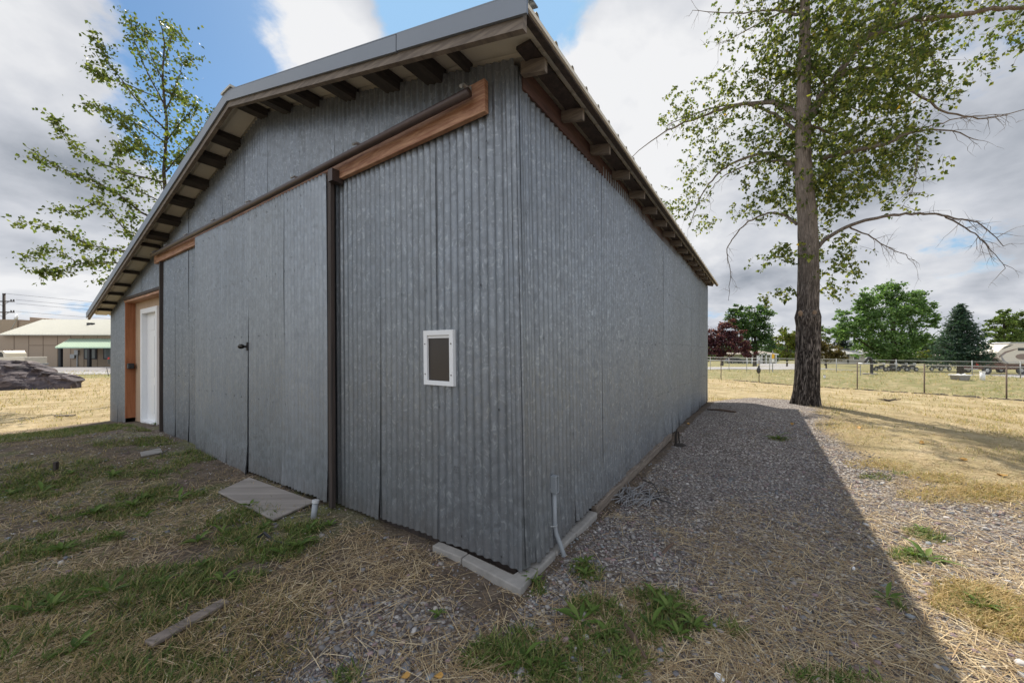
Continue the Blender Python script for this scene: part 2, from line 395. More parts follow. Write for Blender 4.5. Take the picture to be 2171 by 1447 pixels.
def strip(name, pts_a, pts_b, mat, lift, nseg=60):
    mb = MB(); n = nseg
    def ip(L_, f):
        k = f*(len(L_)-1); i = min(int(k), len(L_)-2); r = k-i; return (L_[i][0]*(1-r)+L_[i+1][0]*r, L_[i][1]*(1-r)+L_[i+1][1]*r)
    def fn(a, b):
        p = ip(pts_a, a/(n-1)); q_ = ip(pts_b, a/(n-1)); f = b/6; x = p[0]*(1-f)+q_[0]*f; y = p[1]*(1-f)+q_[1]*f
        return V3((x, y, gz1(x, y)+lift))
    mb.grid(fn, n, 7); return tag(mb.build(name, mat, smooth=True), kind='structure')
M_ASPH = m_plain('asphalt', (.21, .20, .20), .9, 0, .12, 3, .3)
M_CONCR = m_plain('pale_concrete_road', (.30, .29, .285), .9, 0, .08, 1, .2)
strip('road', [(10, 35.5), (30, 36), (70, 37)], [(10, 41), (30, 41.5), (70, 42.5)], M_CONCR, .03)
strip('parking_lot', [(-120, 33), (-60, 33), (-24, 33)], [(-120, 45.6), (-60, 45.6), (-24, 45.6)], M_ASPH, .03)
strip('pavement', [(-120, 29), (-60, 29), (-24, 29)], [(-120, 32.9), (-60, 32.9), (-24, 32.9)], M_CONCR, .035)
strip('driveway', [(41, 60), (50, 75), (62, 92)], [(46, 58), (58, 72), (72, 90)], M_CONCR, .05)

# ------------------------------------------------------------ the barn
RS, RL, RIDGE, ZE = .2637, .2286, 3.64, 3.35     # right slope, left slope, ridge s, roof height at the right wall
GW, GL = 11.84, 9.65
def zroof(s): return ZE+RS*s if s < RIDGE else ZE+RS*RIDGE-RL*(s-RIDGE)
def lean(d, z): return (.036-(z/3.2)*.06)*math.exp(-d/1.3)
def WG(s, z, off=0.0):     # point on the gable wall, off = out of the wall
    p = C0+D1*s-D2*off; return V3((p.x+lean(max(s, 0), z), p.y, z))
def WS(t, z, off=0.0):     # point on the side wall
    p = C0+D2*t-D1*off; return V3((p.x+lean(max(t, 0), z), p.y, z))
barn = thing('metal_barn', 'large barn clad in weathered corrugated galvanised steel with a sliding door', 'barn', (C0.x, C0.y, 0))
PITCH, AMP = .0677, .0076
def cladding(name, fn, seams, zlo, zhi, mat, cuts=None, per=8, tvar=.1, edge=.008, dents=0, label=None, slit=0, amp=AMP):
    """corrugated sheets hung side by side; fn(a, z, off)"""
    mb = MB(); tint = []
    for k in range(len(seams)-1):
        a0, a1 = seams[k], seams[k+1]+.02; n = max(4, int((a1-a0)/PITCH*per)); tv = 1+random.uniform(-tvar, tvar)
        drop = random.uniform(-.012, .012); cool = random.uniform(-.02, .02); ph = random.uniform(0, 1)
        lo_cut = cuts(.5*(a0+a1)) if cuts else None
        fr = [0, .012, .03, .06, .12, .25, .45, .7, .92, 1]
        i0 = len(mb.v)
        for i in range(n+1):
            a = a0+(a1-a0)*i/n
            zl = (zlo(a)+drop if lo_cut is None else lo_cut); zh = zhi(a)
            for f in fr:
                z = zl+(zh-zl)*f
                off = amp*math.sin(2*math.pi*a/PITCH)+(k % 2)*.0012+.009
                ed = math.exp(-((a-a0)/.03)**2)                      # lifted lap edge
                off += (edge if k else 0)*ed*(.35+.65*math.sin(z*2.2+k*3))
                off += slit*math.exp(-((a-a0)/.05)**2)*math.exp(-max(0, z-.02)/.55)*((k*7) % 3)/2
                off += .004*math.sin(z*1.3+a*1.7)+.0012*math.sin(z*2.1+k*2.1)
                if dents and f < .1: off += dents*(vnoise(a*1.0, k*1.0, 3.2, 2, 8)-.45)*(1-f/.1)
                mb.v.append(fn(a, z, off)); tint.append((tv, tv*(1+cool*.3), tv*(1+cool)))
        m = len(fr)
        for i in range(n):
            for j in range(m-1):
                q = i0+i*m+j; mb.f.append((q, q+m, q+m+1, q+1)); mb.m.append(0)
    # nail heads
    return mb, tint
def nails(mb, tint, fn, rows, a0, a1, step, jit=.02, skip=.15, m=1):
    for z in rows:
        a = a0+random.uniform(0, step)
        while a < a1:
            if random.random() > skip:
                aa = round(a/PITCH-.25)*PITCH+.25*PITCH; zz = z(aa) if callable(z) else z; zz += random.uniform(-jit, jit)
                c = fn(aa, zz, .0225); u = (fn(aa+.01, zz, .0175)-c).normalized()*.009; w = V3((0, 0, .009)); k = len(mb.v); o_ = (fn(aa, zz, .026)-c)
                for j in range(6):
                    an = j*math.pi/3; mb.v.append(c+o_+u*math.cos(an)+w*math.sin(an)); tint.append((1, 1, 1))
                mb.f.append(tuple(range(k, k+6))); mb.m.append(m)
            a += step*random.uniform(.8, 1.2)
GS = [0, .73, 1.4, 2.08, 2.76, 3.47, 4.13, 4.82, 5.52, 6.18, 6.85, 7.6, 8.3, 9.0, 9.7, 10.36, 11.1, GW]
def gz_low(a): return .055-.36*max(0, min(1, (a-7.3)/4.6))-.05*max(0, min(1, (a-.9)/1.0))
ztop_g = lambda a: zroof(a)-.04
mb, ti = cladding('gable', WG, GS, gz_low, ztop_g, GALV, lambda a: 2.53 if 7.6 < a < 10.36 else None, 8, .06, .005, .04, slit=.02)
nails(mb, ti, WG, [.12, 1.05, 1.9, lambda a: zroof(a)-.55, lambda a: zroof(a)-.22, 2.75], .05, 7.3, .27)
nails(mb, ti, WG, [2.6], 7.7, 11.6, .4)
mb.build('gable_wall', [GALV, M_BLK], barn, tint=ti)
SSM = [0]+[.12+.66*k for k in range(15)]; SSM = [a for a in SSM if a < GL]+[GL]
ztop_s = lambda a: 3.235
mb, ti = cladding('side', WS, SSM, lambda a: .06+.0*a, ztop_s, GALV, None, 8, .035, .0, .06)
nails(mb, ti, WS, [.12, .8, 1.55, 2.35, 3.1], .05, GL-.1, .25)
mb.build('side_wall', [GALV, M_BLK], barn, tint=ti)
# the sheet bent round the near corner
mb = MB(); ti = []; CE = C0
def corner_pt(i, j, n=10, m=16):
    z = .058+(3.27-.058)*j/(m-1); a = (i/(n-1))*math.pi/2; r = .03
    off = .0115; c = CE+D1*r+D2*r; v = -D2*math.cos(a)-D1*math.sin(a); p = c+v*(r+off); ti.append((.97, .97, .97)); return V3((p.x+lean(0, z), p.y, z))
mb.grid(corner_pt, 10, 16)
def flap(fn, w):
    i = len(mb.v); n = 12
    for k in range(n+1):
        a = .03+(w-.03)*k/n
        for j in range(16): z = .058+(3.25-.058)*j/15; mb.v.append(fn(a, z, .0115+.0088*math.sin(2*math.pi*(a-.03)/PITCH)*min(1, (a-.03)/.03)+.003)); ti.append((.97, .97, .97))
    for k in range(n):
        for j in range(15): q = i+k*16+j; mb.f.append((q, q+16, q+17, q+1)); mb.m.append(0)
flap(WG, .09); flap(WS, .16)
mb.build('corner_sheet', GALV, barn, smooth=True, tint=ti)
# far wall and back gable, plainer
FB = C0+D2*GL; FL = C0+D1*GW
mb, ti = cladding('back', lambda a, z, o: V3((FB.x+D1.x*a+D2.x*o, FB.y+D1.y*a+D2.y*o, z)), [0, 3, 6, 9, GW], lambda a: -.35, lambda a: zroof(a)-.04, GALV, None, 4, .05)
mb.build('back_gable_wall', GALV, barn, tint=ti)
mb, ti = cladding('far', lambda a, z, o: V3((FL.x+D2.x*a+D1.x*o, FL.y+D2.y*a+D1.y*o, z)), [0, 2.4, 4.8, 7.2, GL], lambda a: -.45, lambda a: zroof(GW)-.06, GALV, None, 4, .05)
mb.build('far_side_wall', GALV, barn, tint=ti)
# added dark boards stand in for the shade inside, behind gaps under the sheets
mb = MB()
mb.box(C0+D1*(3.8)+D2*.05+V3((0, 0, 1.5)), D1*3.76, D2*.012, V3((0, 0, 1.62)))
mb.box(C0+D1*.05+D2*(GL/2)+V3((0, 0, 1.5)), D1*.012, D2*(GL/2-.06), V3((0, 0, 1.6)))
mb.build('shade_backing', W_DARK, barn)
MB().box(C0+D1*.35+D2*.1+V3((0, 0, .015)), D1*.28, D2*.05, V3((0, 0, .05))).build('sill_log', W_RED, barn, bevel=.02)

# roof
TO0, TO1 = -.33, GL+.08          # along t
def RP(s, t, dz): p = C0+D1*s+D2*t; return V3((p.x, p.y, zroof(s)+dz))
prof = []; t = TO0
while t < TO1-.001:
    prof += [(t, 0), (t+.085, 0), (t+.1, .02), (t+.118, .02), (t+.133, 0)]; t += .229
prof = [p for p in prof if p[0] < TO1]+[(TO1, 0)]
sl = [-.27, .6, 1.6, 2.6, RIDGE, 5, 7, 9, 11, 12.27]
roof = MB().grid(lambda a, b: RP(sl[a], prof[b][0], prof[b][1]), len(sl), len(prof)).build('roof', M_ROOF, barn)
MB().grid(lambda a, b: RP(sl[a], prof[b][0], prof[b][1]-.006), len(sl), len(prof)).build('roof_underside', M_SOF, roof)
# rake trim: grey flashing then a timber board under it
mb = MB()
def slope_beam(mb, s0, s1, t0, t1, d0, d1, gap=None):
    pts = [s0, s1] if not (s0 < RIDGE < s1) else [s0, RIDGE, s1]
    for a, b in zip(pts[:-1], pts[1:]):
        q = [RP(a, t0, d1), RP(b, t0, d1), RP(b, t1, d1), RP(a, t1, d1), RP(a, t0, d0), RP(b, t0, d0), RP(b, t1, d0), RP(a, t1, d0)]
        mb.hexa(q)
slope_beam(mb, -.285, .742, TO0-.028, TO0-.012, .026, -.085); slope_beam(mb, .75, 12.3, TO0-.028, TO0-.012, .024, -.088)
slope_beam(mb, -.285, 12.3, TO0-.028, TO0+.09, .034, .027)
mb.build('rake_flashing', M_TRIM, roof)
mb = MB(); slope_beam(mb, -.25, 12.24, TO0-.008, TO0+.03, -.01, -.145); mb.build('rake_board', W_OLD, roof)
MB().box(RP(RIDGE, (TO0+TO1)/2-.02, .03), D1*.13, D2*((TO1-TO0)/2+.02), V3((0, 0, .012))).build('ridge_cap', M_ROOF, roof)
MB().box(RP(-.262, (TO0+TO1)/2+.0, -.0155), D1*.008, D2*((TO1-TO0)/2), V3((0, 0, .012))).build('drip_edge', M_SOF, roof)
# lookouts under the gable overhang
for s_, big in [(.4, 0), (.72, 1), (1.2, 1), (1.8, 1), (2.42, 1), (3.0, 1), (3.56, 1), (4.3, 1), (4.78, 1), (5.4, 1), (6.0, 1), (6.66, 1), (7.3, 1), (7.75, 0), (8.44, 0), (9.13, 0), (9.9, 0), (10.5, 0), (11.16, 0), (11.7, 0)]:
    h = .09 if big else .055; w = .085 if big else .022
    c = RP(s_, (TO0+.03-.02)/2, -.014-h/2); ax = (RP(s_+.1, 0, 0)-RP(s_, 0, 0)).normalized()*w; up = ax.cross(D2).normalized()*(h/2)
    MB().box(c, ax, D2*((.30)/2+.005), up).build('lookout', W_LOOK, barn)
# rafter tails along the eave
t_ = .03; k = 0
while t_ < GL:
    p0 = RP(-.012, t_, -.05); p1 = RP(-.185, t_, -.05); dn = V3((0, 0, -.085))
    MB().hexa([p0+dn-D2*.02, p1+dn-D2*.016, p1+dn+D2*.016, p0+dn+D2*.02, p0-D2*.02, p1-D2*.016, p1+D2*.016, p0+D2*.02]).build('rafter', W_OLD, barn)
    t_ += .575; k += 1
mb = MB(); mb.box(RP(-.002, GL/2+.02, -.13), D1*.008, D2*(GL/2-.02), V3((0, 0, .075))); mb.build('frieze_board', W_RED, barn)
mb = MB(); mb.box(RP(-.235, GL/2-.1, -.037), D1*.02, D2*(GL/2+.2), V3((0, 0, .012))); mb.box(RP(-.1, GL/2, -.036), D1*.05, D2*(GL/2+.1), V3((0, 0, .01))); mb.build('eave_batten', W_DARK, barn)
# sliding door track
def gbox(s0, s1, z0, z1, o0, o1, mb=None):
    mb = mb or MB()
    return mb.hexa([WG(s0, z0, o1), WG(s1, z0, o1), WG(s1, z0, o0), WG(s0, z0, o0), WG(s0, z1, o1), WG(s1, z1, o1), WG(s1, z1, o0), WG(s0, z1, o0)])
mb = MB(); s0 = .2
for s1, j in ((3.9, 0), (7.9, 1)):
    gbox(s0, s1-.004, 3.02+.012*j, 3.235+.01*j, .02, .062, mb); s0 = s1
tb = mb.build('track_board', W_NEW, barn, bevel=.004)
mb = MB(); mb.tube([WG(.28, 3.135, .125), WG(2.5, 3.14, .125), WG(5, 3.145, .125), WG(7.72, 3.15, .125)], .03, 12)
tk = mb.build('track_pipe', M_TRACK, barn, smooth=True)
for s_ in (.33, 1.55, 2.62, 3.7, 4.8, 5.9, 6.9, 7.6):
    mb = MB(); mb.tube([WG(s_, 3.21, .066), WG(s_, 3.205, .125), WG(s_, 3.18, .15)], .012, 6); mb.box(WG(s_, 3.2, .068), D1*.02, D2*.004, V3((0, 0, .02)))
    mb.build('bracket', M_GREYP, tk)
# sliding door
DS = [2.05, 2.9, 3.74, 4.45, 5.13, 5.57]
def WD(a, z, off): return WG(a, z, off+.085)
mb, ti = cladding('door', WD, DS, lambda a: .0-.055*max(0, (a-3.7)/1.8)+(.035 if a < 3.74 else -.02), lambda a: 3.105, GALV2, None, 8, .05, .008, .06, slit=.02, amp=.0105)
nails(mb, ti, WD, [.9, 1.62, 2.28, 3.0], 2.1, 5.5, .22, .012, .1)
nails(mb, ti, WD, [2.9, 3.02], 2.3, 3.0, .3, .012, .3)
door = mb.build('sliding_door', [GALV2, M_BLK], barn, tint=ti)
mb = gbox(1.975, 2.03, .005, 3.1, .07, .108); mb.build('door_stile', W_DARK, door, bevel=.004)
mb = gbox(2.04, 2.085, .02, 3.07, .03, .075); gbox(2.1, 5.5, .2, .3, .03, .07, mb); gbox(2.1, 5.5, 2.9, 3.0, .03, .07, mb); mb.build('door_rail', W_DARK, door)
gbox(1.9, 1.97, 2.98, 3.09, .03, .135).build('hanger_plate', M_TRACK, door)
kc = WG(3.79, 1.5, .14); mb = MB(); mb.cyl(WG(3.79, 1.5, .1), kc, .014, 8)
def ball(mb, c, r, n=12, m=0, sc=(1, 1, 1)):
    i0 = len(mb.v); h = n//2
    for a in range(h+1):
        th = math.pi*a/h
        for b in range(n): ph = 2*math.pi*b/n; mb.v.append(V3(c)+V3((r*sc[0]*math.sin(th)*math.cos(ph), r*sc[1]*math.sin(th)*math.sin(ph), r*sc[2]*math.cos(th))))
    for a in range(h):
        for b in range(n): mb.f.append((i0+a*n+b, i0+(a+1)*n+b, i0+(a+1)*n+(b+1) % n, i0+a*n+(b+1) % n)); mb.m.append(m)
    return mb
ball(mb, WG(3.79, 1.5, .165), .036, 14, 0, (1, 1, .8)); mb.build('door_knob', m_plain('dark_bronze', (.05, .045, .04), .22, .8), door, smooth=True)
gbox(3.735, 3.765, 1.45, 1.55, .1, .125).build('latch_plate', M_BLK, door)
# entry doorway
def gbx(s0, s1, z0, z1, r0, r1, mb=None): return gbox(s0, s1, z0, z1, -r1, -r0, mb)
mb = gbx(7.6, 8.55, -.2, 2.53, .142, .16); gbx(9.67, 10.36, -.2, 2.53, .142, .16, mb); gbx(8.55, 9.67, 2.28, 2.53, .142, .16, mb); gbx(8.55, 9.67, -.2, -.04, .142, .16, mb); mb.build('recess_panel', W_PLY, barn)
gbx(10.33, 10.37, -.04, 2.5, -.02, .142).build('left_jamb', m_wood('red_cedar_jamb', (.30, .105, .04), (.42, .17, .075), 2), barn)
mb = gbx(7.6, 10.37, 2.5, 2.545, -.03, .142); mb.build('head_jamb', W_NEW, barn)
mb = gbx(7.6, 7.69, -.1, 2.5, -.03, .142); mb.build('right_jamb', m_wood('pale_new_timber', (.42, .22, .12), (.55, .34, .2), 2), barn)
gbox(7.55, 7.595, -.1, 3.1, .0, .06).build('corner_post', W_DARK, barn)
gbox(7.6, 10.4, 2.55, 2.60, .0, .05).build('head_flashing', W_DARK, barn)
fr_ = MB(); a0, a1, z0, z1 = 8.5, 9.72, -.07, 2.33
gbx(a0, a0+.1, z0, z1, .10, .26, fr_); gbx(a1-.1, a1, z0, z1, .10, .26, fr_); gbx(a0+.1, a1-.1, z1-.1, z1, .102, .26, fr_); gbx(a0+.1, a1-.1, z0, z0+.06, .09, .26, fr_)
ed = gbx(a0+.1, a1-.1, z0+.06, z1-.1, .19, .235).build('entry_door', M_WHITE, barn)
fr_.build('door_frame', W_TRIM, ed, bevel=.004)
mb = MB()
for sa, sb in ((a0+.2, a0+.45), (a0+.57, a0+.82)):
    for za, zb in ((.15, .75), (.9, 1.75), (1.88, 2.12)): gbx(sa, sb, za, zb, .182, .19, mb)
mb.build('raised_panel', M_WHITE, ed, bevel=.006)
MB().cyl(WG(a0+.17, .98, -.19), WG(a0+.17, .98, -.13), .03, 12).build('door_handle', M_TRACK, ed, smooth=True)
mb = gbx(10.2, 10.33, 1.05, 1.17, .0, .1); mb.build('lock_box', M_BLK, barn, bevel=.015)
# pet door
pd = MB(); s0, s1, z0, z1 = .535, .835, 1.195, 1.6; w = .037
gbox(s0, s0+w, z0, z1, .01, .042, pd); gbox(s1-w, s1, z0, z1, .01, .042, pd); gbox(s0+w, s1-w, z1-w, z1, .01, .042, pd); gbox(s0+w, s1-w, z0, z0+w*.9, .01, .042, pd)
pet = pd.build('pet_door', W_TRIM, barn, bevel=.002)
gbox(s0+w, s1-w, z0+w*.9, z1-w-.02, .008, .0235).build('flap', M_FLAP, pet)
mb = gbox(s0+w, s1-w, z1-w-.02, z1-w, .006, .029)
mb.build('flap_hanger', M_WHITE, pet)
for a, z in ((s0+.018, z0+.08), (s0+.018, z1-.1), (s1-.018, z0+.08), (s1-.018, z1-.1)):
    MB().cyl(WG(a, z, .041), WG(a, z, .045), .005, 8).build('screw', M_TRACK, pet)
# faded ink stamps on the sheets: short illegible strokes
M_INK = m_plain('faded_ink', (.05, .055, .06), .8)
def stamp(fn, a, z, rows, cols, off=.0215):
    mb = MB()
    for r in range(rows):
        for c in range(cols):
            if random.random() < .25: continue
            aa = a-c*.011+random.uniform(-.002, .002); zz = z-r*.02; h = random.uniform(.005, .0065); sl = random.uniform(-.003, .003)
            mb.quad(fn(aa, zz-h, off), fn(aa-.0022, zz-h, off), fn(aa-.0022+sl, zz+h, off), fn(aa+sl, zz+h, off))
    mb.build('ink_stamp', M_INK, barn)
stamp(WG, 1.28, .62, 3, 4); stamp(WG, 1.18, .64, 3, 3); stamp(WG, .55, .62, 3, 4); stamp(WG, .42, .6, 3, 3); stamp(WD, 3.4, .55, 3, 5); stamp(WD, 2.75, 2.45, 3, 6)
# conduit
cd = MB(); cd.tube([WS(.38, .43, .035), WS(.38, .2, .035), WS(.385, .14, .042), WS(.385, .07, .075), WS(.39, .0, .1), WS(.39, -.12, .1)], .0165, 12)
cdo = cd.build('conduit', M_PVC, barn, smooth=True)
mb = MB(); prof_ = []
def sbox(t0, t1, z0, z1, o0, o1, mb=None):
    mb = mb or MB(); return mb.hexa([WS(t0, z0, o0), WS(t0, z0, o1), WS(t1, z0, o1), WS(t1, z0, o0), WS(t0, z1, o0), WS(t0, z1, o1), WS(t1, z1, o1), WS(t1, z1, o0)])
for q in ((.354, .361), (.399, .406)): sbox(q[0], q[1], .435, .555, .015, .064, mb)
sbox(.361, .399, .435, .555, .015, .05, mb); sbox(.361, .399, .55, .556, .05, .064, mb); sbox(.361, .399, .434, .44, .05, .064, mb)
mb.build('conduit_body', M_PVC, cdo, bevel=.006)
mb = MB(); mb.tube([WS(.34, .2, .018), WS(.36, .2, .045), WS(.38, .2, .054), WS(.4, .2, .045), WS(.405, .2, .018)], .004, 6); mb.build('strap', M_GREYP, cdo)

# ------------------------------------------------------------ scatter helpers
def frame_many(n, tilt=None):
    a = rng.random(n)*2*np.pi; return np.cos(a), np.sin(a)
def in_barn(x, y, m=.03):
    s, t = st(x, y); return (s > -m) & (t > -m) & (t < GL+.1) & (s < GW+.1)
def visible_rect(n, y0, y1, pw=1.0, margin=1.45):
    """points in the view wedge, denser near the camera"""
    u = rng.random(n); y = y0*(y1/y0)**(u**pw); x = (rng.random(n)*2-1)*y*margin; return x, y
ICO_V = []; 
def ico():
    t = (1+5**.5)/2; v = np.array([(-1,t,0),(1,t,0),(-1,-t,0),(1,-t,0),(0,-1,t),(0,1,t),(0,-1,-t),(0,1,-t),(t,0,-1),(t,0,1),(-t,0,-1),(-t,0,1)], float)
    v /= np.linalg.norm(v[0]); f = np.array([(0,11,5),(0,5,1),(0,1,7),(0,7,10),(0,10,11),(1,5,9),(5,11,4),(11,10,2),(10,7,6),(7,1,8),(3,9,4),(3,4,2),(3,2,6),(3,6,8),(3,8,9),(4,9,5),(2,4,11),(6,2,10),(8,6,7),(9,8,1)])
    return v, f
def sub(v, f):
    v = list(map(tuple, v)); d = {}; nf = []
    def mid(a, b):
        k = (min(a, b), max(a, b))
        if k not in d:
            p = (np.array(v[a])+np.array(v[b]))/2; p /= np.linalg.norm(p); v.append(tuple(p)); d[k] = len(v)-1
        return d[k]
    for a, b, c in f:
        x, y, z = mid(a, b), mid(b, c), mid(c, a); nf += [(a, x, z), (x, b, y), (z, y, c), (x, y, z)]
    return np.array(v), np.array(nf)
IV, IF = ico(); IV1, IF1 = sub(IV, IF)
def pebbles(name, x, y, size, tmpl=(IV, IF), sink=.25):
    tv, tf = tmpl; n = len(x); k = len(tv)
    sc = size[:, None]*np.stack([rng.uniform(.8, 1.3, n), rng.uniform(.6, 1.0, n), rng.uniform(.35, .75, n)], 1)
    a = rng.random(n)*2*np.pi; ca, sa = np.cos(a), np.sin(a)
    L = tv[None]*(1+rng.uniform(-.16, .16, (n, k, 1)))*sc[:, None, :]*.5
    tl = rng.normal(0, .25, (n, 1)); L[:, :, 2] += L[:, :, 0]*tl
    Xp = L[:, :, 0]*ca[:, None]-L[:, :, 1]*sa[:, None]+x[:, None]; Yp = L[:, :, 0]*sa[:, None]+L[:, :, 1]*ca[:, None]+y[:, None]
    Zp = L[:, :, 2]+(gz(x, y)+sc[:, 2]*(.5-sink))[:, None]
    V = np.stack([Xp, Yp, Zp], -1).reshape(-1, 3); F = (tf[None]+(np.arange(n)*k)[:, None, None]).reshape(-1, 3)
    pal = 1.2*np.array([(.15, .14, .14), (.20, .19, .185), (.25, .225, .21), (.31, .28, .25), (.19, .205, .215), (.12, .105, .11), (.26, .19, .18), (.42, .40, .38), (.20, .145, .15), (.17, .18, .20)])
    c = pal[rng.integers(0, len(pal), n)]*rng.uniform(.75, 1.25, (n, 1))
    return np_mesh(name, V, F, PEB, np.repeat(c, k, 0), smooth=True)
def tint_mat(name, rough=.85, trans=0.0, noise=.25, sc=60):
    n = NT(name); c = n.attr(); nn = n.noise(None, sc, 3); c = n.mix(n.math('MULTIPLY', nn, noise*2), c, n.mix(1.0, c, (.45, .45, .45), 'MULTIPLY')); n.col(c)
    n.fin(rough, 0, None, spec=.25)
    if trans:
        tr = n.N('ShaderNodeBsdfTranslucent'); mx = n.N('ShaderNodeMixShader'); mx.inputs[0].default_value = trans
        bri = n.mix(1.0, c, (1.25, 1.35, .7), 'MULTIPLY'); n.L(bri, tr.inputs[0]); n.L(n.b.outputs[0], mx.inputs[1]); n.L(tr.outputs[0], mx.inputs[2]); n.L(mx.outputs[0], n.out.inputs[0])
    return n.m
PEB = tint_mat('pebble', .8, 0, .3, 90); BLADE = tint_mat('grass_blade', .6, .3, .1, 20); STRAWM = tint_mat('straw', .55, .12, .15, 40)
LEAF = tint_mat('leaf', .45, .5, .12, 8); LEAFB = tint_mat('far_leaf', .6, .42, .2, 1.5)

def blades(name, x, y, ln, wd, lie, col, mat, curve=.5, z0=0.0, seg=3, head=None):
    """tapered curved strips; lie 0 = upright, 1 = flat"""
    n = len(x); a = head if head is not None else rng.random(n)*2*np.pi; dx, dy = np.cos(a), np.sin(a); px_, py_ = -dy, dx
    g0 = gz(x, y)+z0; el0 = (1-lie)*np.pi/2*rng.uniform(.75, 1.0, n); V = np.zeros((n, seg+1, 2, 3)); cx = x.copy(); cy = y.copy(); cz = g0.copy()
    bend = rng.normal(0, .35, n)
    for k in range(seg+1):
        w = wd*(1-.85*(k/seg)**1.5)/2 if mat is not STRAWM else wd/2*(1-.3*k/seg)
        V[:, k, 0] = np.stack([cx-px_*w, cy-py_*w, cz], 1); V[:, k, 1] = np.stack([cx+px_*w, cy+py_*w, cz+w*.3], 1)
        el = el0-curve*(k/seg)*1.2*rng.uniform(.6, 1.2, n); st_ = ln/seg
        cx = cx+(dx*np.cos(el)+px_*bend*.25)*st_; cy = cy+(dy*np.cos(el)+py_*bend*.25)*st_; cz = np.maximum(cz+np.sin(el)*st_, gz(cx, cy)+z0*.6+.002)
    k2 = (seg+1)*2; V = V.reshape(-1, 3)
    base = np.array([(2*k, 2*k+1, 2*k+3, 2*k+2) for k in range(seg)]); F = (base[None]+(np.arange(n)*k2)[:, None, None]).reshape(-1, 4)
    o = np_mesh(name, V, F, mat, np.repeat(col, k2, 0)); return o
def colmix(n, cols, var=.2):
    c = np.array(cols)[rng.integers(0, len(cols), n)]; return c*rng.uniform(1-var, 1+var, (n, 1))

# pebbles over gravel
x, y = visible_rect(150000, 1.25, 6.5, 1.0)
gw, lw, gg = region(x, y); s_, t_ = st(x, y)
dens = np.maximum(gw, .22*(1-lw))*(.35+.65*(vnoise(x, y, 1.3, 3, 12) > .45))*np.where(s_ > 1.2, .6, 1)
k = (rng.random(len(x)) < dens) & ~in_barn(x, y, .02); x, y = x[k], y[k]
sz = np.clip(rng.lognormal(-4.55, .38, len(x)), .006, .03)*(.75+.25*np.hypot(x, y)/3)
tag(pebbles('gravel', x, y, sz), kind='stuff')
x, y = visible_rect(2600, 1.3, 4.5); gw, lw, gg = region(x, y); k = (rng.random(len(x)) < gw*.6) & ~in_barn(x, y, .1); x, y = x[k], y[k]
tag(pebbles('coarse_gravel', x, y, rng.uniform(.022, .045, len(x)), (IV1, IF1)), kind='stuff')

# straw lying about
def straw(name, n, y0, y1, l0, l1, w, fn=None):
    x, y = visible_rect(n, y0, y1, 1.0); gw, lw, gg = region(x, y); s_, t_ = st(x, y); q = -s_
    m = vnoise(x, y, 1.1, 4, 20); d = .12+1.0*sst(m, .42, .62)
    d = d*np.where((q > 0) & (t_ > 1.3) & (q < 1.9), .22, 1)            # cleaner gravel by the side wall
    d = np.where((q > .9) & (t_ < 2.2), np.maximum(d, .75), d)
    d = np.where((s_ > 0) & (-t_ > .5), np.maximum(d*.8, .2), d)
    d = np.where(q > 1.85, np.maximum(d, .5), d)
    k = (rng.random(len(x)) < d) & ~in_barn(x, y, .12); x, y = x[k], y[k]; n = len(x)
    ln = rng.uniform(l0, l1, n)*rng.uniform(.4, 1, n)
    return blades(name, x, y, ln, np.full(n, w)*rng.uniform(.6, 1.3, n), np.full(n, .93), colmix(n, [(.46, .34, .19), (.58, .45, .27), (.36, .25, .14), (.66, .54, .36), (.28, .2, .12)], .25), STRAWM, .15, .008, 3)
tag(straw('straw', 80000, 1.25, 8, .05, .24, .0032), kind='stuff')

# dry lawn blades, right side and by the fence, left field
def lawn(name, n, y0, y1, pw, hl, wd, cols, mar=1.45, sel=None, dens=1.0, lie=.35):
    x, y = visible_rect(n, y0, y1, pw, mar); gw, lw, gg = region(x, y); d = lw*dens*(.12+.88*sst(vnoise(x, y, 1.1, 5, 31), .42, .56))
    if sel is not None: d = d*sel(x, y)
    k = (rng.random(len(x)) < d) & ~in_barn(x, y); x, y, gg = x[k], y[k], gg[k]; n = len(x); dist = np.hypot(x, y)
    c = colmix(n, cols, .22); gn = rng.random(n) < gg*.55; c[gn] = colmix(gn.sum(), [(.20, .22, .08), (.26, .27, .11), (.31, .29, .14)])
    return tag(blades(name, x, y, rng.uniform(.5, 1, n)*hl*(.7+dist/20), wd*(.6+dist/9)*np.ones(n), rng.uniform(lie*.3, min(1, lie*1.9), n), c, BLADE, .6, 0, 2), kind='stuff')
DRY = [(.40, .30, .17), (.50, .385, .23), (.33, .24, .13), (.57, .46, .30)]
lawn('dry_grass', 90000, 2.6, 13, 1.0, .07, .004, DRY, 1.45, lambda x, y: x > 0)
lawn('dry_grass', 60000, 6, 34, .9, .08, .006, DRY, 1.45)

